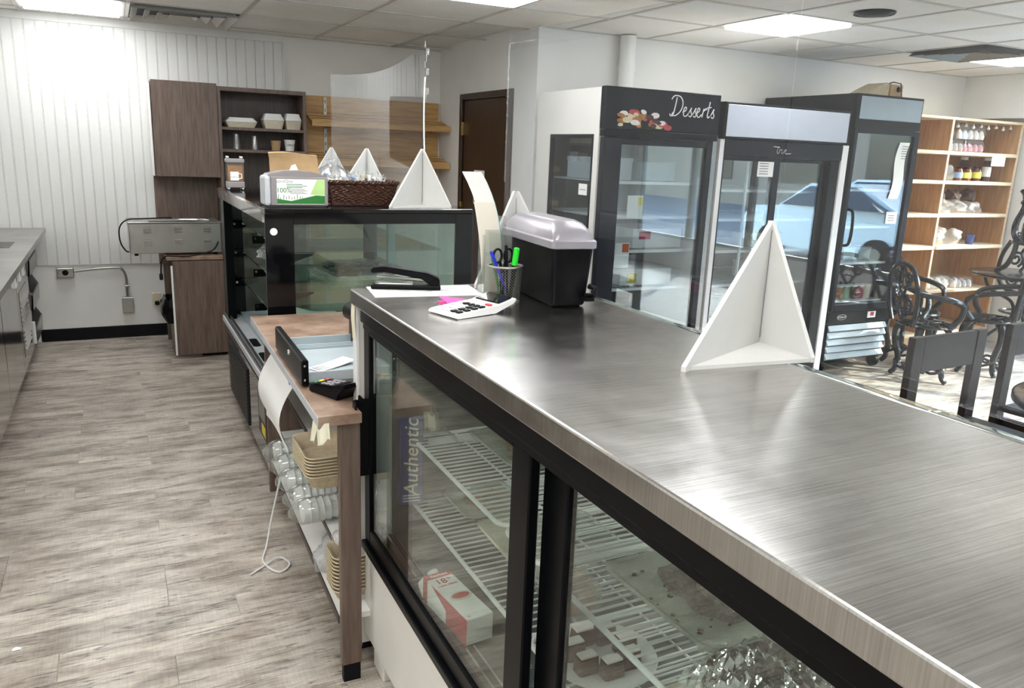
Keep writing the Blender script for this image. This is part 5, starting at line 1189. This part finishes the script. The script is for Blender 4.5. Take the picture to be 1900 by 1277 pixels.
# brown clipboard like box on the single fridge
mb = thing('display_stand', 'tan metal angled stand lying on top of the black single fridge', 'stand', (5.20, 4.4, 2.1065), 0)
bm = BM(); prism(bm, [(-.12, .0), (.0, .06), (.13, .115), (.16, .11), (.16, .0)], -.02, .16, 'y'); obj('body', bm, 'fibre', mb)
obj('face_plate', box(BM(), .165, .30, -.03, -.01, 0, .105, .002), 'kraft', mb); obj('knob', lathe(BM(), [(0, .014), (.018, .012), (.02, 0)], 18, (.25, -.03, .07), Matrix.Rotation(PI/2, 3, 'X')), 'navy_black', mb)
obj('strut', tube(BM(), [(.15, -.025, .11), (.18, -.03, .12), (.27, -.03, .115), (.30, -.03, .0)], .005, 6), 'black_frame', mb)
# ============================================================ birch shelf unit in the far right corner
ws = thing('birch_shelving', 'tall light wooden shelf unit of baked goods in the sunny corner', 'shelving', (6.55, 4.9, 0))
f = lambda n, b, m='birch': obj(n, W(b, ws), m, ws)
ZS = (1.752, 1.501, 1.213, .93)
for x in (5.60, 6.475, 7.44): 
    f('upright', box(BM(), x, x+.022, 4.605, 5.12, 0, 2.012)); f('upright_edge', box(BM(), x-.001, x+.023, 4.598, 4.605, 0, 2.012), 'birch_edge')
f('back_board', box(BM(), 5.60, 7.462, 5.12, 5.14, 0, 2.012)); f('top_board', box(BM(), 5.60, 7.462, 4.60, 5.14, 2.012, 2.034, .003), 'birch_edge')
for (x0, x1) in ((5.622, 6.475), (6.497, 7.44)):
    for z in ZS: f('shelf_board', box(BM(), x0, x1, 4.598 if z > 1 else 4.575, 5.12, z-.032, z, .006, 2), 'birch_edge')
    f('shelf_board', box(BM(), x0, x1, 4.60, 5.12, .50, .52), 'birch_edge'); f('shelf_board', box(BM(), x0, x1, 4.60, 5.12, .10, .13), 'birch_edge')
f('plinth', box(BM(), 5.61, 7.45, 4.62, 4.64, 0, .10), 'birch')
f('price_card', box(BM(), 7.08, 7.27, 4.592, 4.596, 1.64, 1.73), 'paper')
for k in range(9):
    t = thing('fairy_light', 'tiny clear bulb of the light string under the top of the wooden shelves', 'bulb', (6.53+k*.105, 4.66, 1.985-.012*(k % 2)), 0, 'fairy lights on the wooden shelves')
    obj('bulb', lathe(BM(), [(0, -.022), (.012, -.016), (.014, -.006), (.006, .004), (.004, .018)], 12), 'lid_white', t)
    obj('wire', tube(BM(), [(0, 0, .02), (.05, .01, .026), (.1, 0, .02)], .0015, 5), 'black_frame', t)
def clam(label, c, s, mat, n=(5, 3)):
    t = thing('sweet_pack', label, 'sweets', c, 0, 'clear packs of sweets on the wooden shelves')
    for i in range(n[0]):
        for j in range(n[1]):
            obj('sweet', lathe(BM(), [(0, 0), (.85, 0), (1, .4), (.7, .9), (.3, 1.15), (0, 1.2)], 10, (-s[0]*.4+i*s[0]*.8/(n[0]-1), -s[1]*.34+j*s[1]*.68/max(1, n[1]-1), .006), Matrix.Diagonal((s[0]*.085, s[1]*.15, s[2]*.55))), mat, t)
    R = lambda e, z: [(x, y, z) for x, y in rrect(-s[0]/2+e, s[0]/2-e, -s[1]/2+e, s[1]/2-e, .015, 3)]
    obj('clear_box', loft(BM(), [R(.012, 0), R(0, s[2]*.45), R(-.008, s[2]*.46), R(-.008, s[2]*.5), R(0, s[2]*.51), R(.014, s[2])]), 'clear_plastic', t); return t
clam('clear pack of white meringues on top of another pack', (6.86, 4.76, 1.859), (.38, .2, .12), 'meringue')
clam('clear pack of white meringues at the bottom left of the top shelf', (6.68, 4.76, 1.753), (.17, .2, .10), 'meringue', (3, 3))
clam('clear pack of pink meringues beneath the white pack', (6.92, 4.76, 1.753), (.28, .2, .10), 'pink_sweet', (4, 3))
def jar(label, x, z, lab, h=.12, body='jar_amber', y=4.70):
    t = thing('honey_jar', label, 'jar', (x, y, z), 0, 'jars on the wooden shelf')
    obj('glass', lathe(BM(), [(0, 0), (.036, 0), (.038, h*.75), (.028, h*.85), (.028, h*.88)], 18), body, t); obj('lid', lathe(BM(), [(.031, h*.88), (.031, h), (0, h+.002)], 18), 'lid_white' if h > .15 else 'black_plastic', t)
    obj('label', lathe(BM(), [(.0385, h*.2), (.0392, h*.2), (.0392, h*.62), (.0385, h*.62)], 18, cap=False), lab, t); return t
jar('jar with a blue label, leftmost on the second wooden shelf', 6.80, 1.5015, 'label_blue', .12)
jar('jar with a yellow label, left of its twin on the second wooden shelf', 6.92, 1.5015, 'label_yellow', .12)
jar('jar with a yellow label, right of its twin on the second wooden shelf', 7.06, 1.5015, 'label_yellow', .13)
jar('dark jar with white lid and white label on the second wooden shelf', 7.19, 1.5015, 'paper', .21, 'dark_crumbs')
jar('dark jar with white lid standing behind the yellow labelled jars', 7.03, 1.5015, 'jar_amber', .21, 'dark_crumbs', 4.82)
soft_bag('clear bag of biscuits at the left end of the second wooden shelf', (6.62, 4.72, 1.5015), (.08, .08, .13), 0, 41, 'film_bag', 'biscuit_bag')
k = 0
for (x, y, s, m, lab) in ((6.63, 4.70, (.075, .1, .12), 'film_bag', 'white packet at the left of the third wooden shelf'), (6.82, 4.69, (.08, .1, .10), 'film_bag', 'white packet in the middle of the third wooden shelf'), (7.03, 4.69, (.09, .1, .10), 'film_bag', 'white packet at the right of the third wooden shelf')):
    soft_bag(lab, (x, y, 1.2135), s, 0, 50+k, 'film_bag', 'cake_packet'); k += 1
    soft_bag(lab.replace('white packet', 'dark biscuits').replace('of', 'on', 1) + ', upper layer', (x+.02, y+.06, 1.318), (s[0]*.8, .07, .10), 0, 60+k, 'dark_crumbs', 'biscuit_packet')
soft_bag('shiny white packet at the left of the fourth wooden shelf', (6.63, 4.72, .9305), (.08, .09, .15), 0, 71, 'film_bag', 'cake_packet')
soft_bag('shiny white packet in the middle of the fourth wooden shelf', (6.87, 4.72, .9305), (.10, .09, .13), 0, 72, 'film_bag', 'cake_packet')
cup('label_tub', 'small dark blue tub on the fourth wooden shelf', 'tub', (7.06, 4.66, .9305), .03, .042, .085, 'blue_box')
clam('clear pack of pale cakes on the lowest open wooden shelf', (6.72, 4.76, .521), (.3, .22, .12), 'meringue', (4, 3))
clam('clear pack of pale cakes on the right of the lowest open wooden shelf', (7.08, 4.76, .521), (.28, .22, .10), 'meringue', (4, 3))
sp = thing('snack_pack', 'tall speckled snack pack half hidden by the black fridge', 'snack', (6.03, 4.68, 1.753)); bm = BM(); loft(bm, [[(x*s, y*s, z) for x, y in rrect(-.045, .045, -.02, .02, .015, 3)] for z, s in ((0, .9), (.02, 1), (.16, 1), (.19, .9))]); obj('packet', bm, 'pastry', sp); obj('seal', box(BM(), -.042, .042, -.004, .004, .185, .20), 'chrome', sp)
# ============================================================ cast iron garden chairs and table
def iron_chair(label):
    t = thing('iron_chair', label, 'chair', (0, 0, 0), 0, 'black cast iron chairs')
    obj('seat', lathe(BM(), [(.0, .435), (.17, .437), (.205, .432), (.212, .442), (.205, .452), (.17, .447), (0, .444)], 28), 'black_iron', t)
    bm = BM()
    for k in range(10): a = k*PI/5; tube(bm, [(.05*math.cos(a), .05*math.sin(a), .449), (.12*math.cos(a+.3), .12*math.sin(a+.3), .452), (.18*math.cos(a), .18*math.sin(a), .449)], .006, 5)
    obj('seat_tracery', bm, 'black_iron', t)
    for a in (.7, 2.44, 3.84, 5.58):
        c, s = math.cos(a), math.sin(a); P_ = lambda r, z: (r*c, r*s, z)
        bm = BM(); tube(bm, spline([P_(.15, .44), P_(.20, .38), P_(.205, .28), P_(.165, .15), P_(.175, .05), P_(.21, .008)], 5), [.033-.0006*k for k in range(26)], 8)
        tube(bm, [(c*(.165+.022*math.cos(q*.7)*(1-q/14)), s*(.165+.022*math.cos(q*.7)*(1-q/14)), .375+.022*math.sin(q*.7)*(1-q/14)) for q in range(13)], .007, 6)
        obj('leg', bm, 'black_iron', t)
    bm = BM()
    for k in range(4):
        a = .7+k*PI/2; tube(bm, [(.11*math.cos(a)+.075*math.cos(q*PI/8), .11*math.sin(a)+.075*math.sin(q*PI/8), .10+.02*math.sin(q*PI/4)) for q in range(16)], .011, 6, closed=True)
    obj('base_scroll', bm, 'black_iron', t)
    yb = .19; bk = lambda x, z: (x, yb+.10*(z-.44), z)
    obj('back_frame', tube(BM(), spline([bk(-.15, .44), bk(-.20, .58), bk(-.20, .74), bk(-.13, .86), bk(0, .90), bk(.13, .86), bk(.20, .74), bk(.20, .58), bk(.15, .44)], 5), .018, 8), 'black_iron', t)
    bm = BM()
    for s in (-1, 1):
        tube(bm, [bk(s*(.075+.05*math.cos(q*.55)*(1-q/22)), .78+.06*math.sin(q*.55)*(1-q/22)) for q in range(20)], .012, 6)
        tube(bm, [bk(s*(.085+.06*math.cos(q*.55+2)*(1-q/24)), .60+.075*math.sin(q*.55+2)*(1-q/24)) for q in range(20)], .012, 6)
        tube(bm, spline([bk(0, .46), bk(s*.05, .54), bk(s*.015, .66), bk(s*.06, .76), bk(0, .88)], 5), .012, 6)
    tube(bm, [bk(.035*math.cos(q*PI/8), .70+.035*math.sin(q*PI/8)) for q in range(16)], .007, 6, closed=True)
    obj('back_scrollwork', bm, 'black_iron', t)
    for s in (-1, 1):
        obj('armrest', tube(BM(), spline([bk(s*.20, .70), (s*.245, .12, .69), (s*.255, -.02, .665), (s*.245, -.12, .62), (s*.215, -.13, .53), (s*.19, -.08, .45)], 6), [.021]*31, 8), 'black_iron', t)
    return t
c1 = iron_chair('black iron chair nearest the grille of the single fridge'); c1.location = (5.50, 3.86, 0); c1.rotation_euler = (0, 0, 1.15)
dup(c1, (6.22, 3.84, 0), -2.7, 'black iron chair with its back towards us, left of the iron table')
dup(c1, (5.88, 4.26, 0), .25, 'sunlit black iron chair behind the other two, close to the wooden shelves')
it = thing('iron_table', 'round black iron table with flowers at the right edge', 'table', (6.92, 4.02, 0))
obj('table_top', lathe(BM(), [(0, .735), (.38, .735), (.40, .725), (.42, .735), (.42, .75), (.40, .755), (0, .752)], 40), 'black_iron', it)
for k in range(4):
    a = .5+k*PI/2; c, s = math.cos(a), math.sin(a); obj('leg', tube(BM(), spline([(.30*c, .30*s, .735), (.24*c, .24*s, .60), (.06*c, .06*s, .50), (.05*c, .05*s, .35), (.20*c, .20*s, .18), (.30*c, .30*s, .01)], 6), .014, 8), 'black_iron', it)
obj('shelf_ring', tube(BM(), [(.14*math.cos(q*PI/12), .14*math.sin(q*PI/12), .42) for q in range(24)], .01, 6, closed=True), 'black_iron', it)
dup(c1, (6.96, 3.98, 1.455), label='black iron chair turned upside down on the iron table', rot=(PI, 0, 2.4))
fl = thing('flower_pot', 'pot of red and yellow flowers on the iron table', 'flowers', (6.98, 3.74, .7555))
obj('pot', lathe(BM(), [(0, 0), (.035, 0), (.048, .07), (.05, .075), (.042, .07), (0, .06)], 18), 'white_plastic', fl)
rr = random.Random(15)
for k in range(12):
    x, y, z = rr.uniform(-.12, .08), rr.uniform(-.04, .04), .09+rr.uniform(0, .06)
    fw_ = obj('flower', lathe(BM(), [(0, 0), (.014, .004), (.02, .014), (.012, .02), (0, .016)], 9, (x, y, z)), 'flower_yellow' if x > 0 else 'flower_red', fl)
    obj('stem', tube(BM(), [(0, 0, .06), (x, y, z)], .002, 5), 'leaf', fw_)
# ============================================================ brown café chairs and round table beyond the steel case
def cafe_chair(label, loc, rz):
    t = thing('wooden_chair', label, 'chair', loc, rz, 'dark brown wooden chairs')
    obj('seat', box(BM(), -.23, .23, -.42, 0, .43, .465, .008, 2), 'dark_stain', t)
    for s in (-1, 1):
        obj('back_leg', box(BM(), s*.235-.038, s*.235+.038, 0, .035, 0, .88, .004), 'dark_stain', t); obj('front_leg', box(BM(), s*.21-.02, s*.21+.02, -.41, -.37, 0, .43, .004), 'dark_stain', t)
        obj('side_rail', box(BM(), s*.21-.012, s*.21+.012, -.37, 0, .34, .40), 'dark_stain', t)
    obj('top_rail', box(BM(), -.197, .197, .003, .032, .715, .878, .005, 2), 'dark_stain', t); obj('front_rail', box(BM(), -.19, .19, -.40, -.38, .34, .40), 'dark_stain', t)
    return t
w1 = cafe_chair('dark brown wooden chair with wide top rail, just past the curved glass', (3.34, 2.2, 0), .05)
dup(w1, (4.12, 2.27, 0), .10, 'dark brown wooden chair cut off at the right edge of the picture')
rt_ = thing('round_table', 'round brown wooden table at the right edge, beyond the curved glass', 'table', (3.42, 1.42, 0))
obj('table_top', lathe(BM(), [(0, .715), (.44, .715), (.455, .725), (.455, .742), (.445, .75), (0, .75)], 56), 'table_stain', rt_)
obj('table_edge', lathe(BM(), [(.4552, .718), (.460, .722), (.460, .742), (.4552, .746)], 56, cap=False), 'black_frame', rt_)
obj('column', lathe(BM(), [(.05, .03), (.04, .1), (.04, .65), (.09, .715)], 20), 'black_iron', rt_)
obj('foot', lathe(BM(), [(.25, 0), (.25, .012), (.06, .035), (0, .035)], 28), 'black_iron', rt_)
# ============================================================ the street beyond the window wall
g = obj('street_ground', box(BM(), 7.62, 60, -40, 40, -.25, -.15), 'asphalt'); g['kind'] = 'structure'
b = thing('building', 'low building across the street, seen only as a reflection', 'building', (23, 0, -.15))
obj('facade', box(BM(), 0, 4, -30, 30, 0, 7.5), 'brick_far', b)
for k in range(9): obj('window', box(BM(), -.05, .05, -20+k*4.6, -17.5+k*4.6, 1, 3), 'car_glass', b)
def car(label, mat, loc, rz):
    t = thing('parked_car', label, 'car', loc, rz, 'cars parked in the street')
    prof = [(-2.1, .3), (-2.12, .75), (-1.95, .95), (-1.1, 1.0), (-.55, 1.42), (.6, 1.46), (1.45, 1.05), (2.05, .98), (2.15, .7), (2.1, .3)]
    bm = BM(); loft(bm, [[(x, -.86*(1 if z < 1.05 else .78), z) for x, z in prof], [(x, .86*(1 if z < 1.05 else .78), z) for x, z in prof]]); obj('body', bm, mat, t)
    bm = BM(); gp = [(-1.0, 1.03), (-.52, 1.37), (.55, 1.40), (1.3, 1.06)]
    loft(bm, [[(x, -.875*(1 if z < 1.1 else .80), z) for x, z in gp], [(x, .875*(1 if z < 1.1 else .80), z) for x, z in gp]], smooth=False); obj('side_windows', bm, 'car_glass', t)
    for sx in (-1.3, 1.3):
        for sy in (-.8, .8):
            bm = BM(); tube(bm, [(sx, sy-.11, .32), (sx, sy+.11, .32)], .32, 20); wh = obj('wheel', bm, 'tyre', t)
            bm = BM(); tube(bm, [(sx, sy-.12, .32), (sx, sy+.12, .32)], .19, 16); obj('hub', bm, 'dull_aluminium', wh)
car('white car parked in the street, seen as a reflection', 'car_white', (11.5, -1.2, -.15), PI/2+.1)
car('dark red car parked in the street, seen as a reflection', 'car_red', (15.5, 3.2, -.15), PI/2)
car('white car farther along the street, seen as a reflection', 'car_white', (16.5, -4.5, -.15), PI/2)
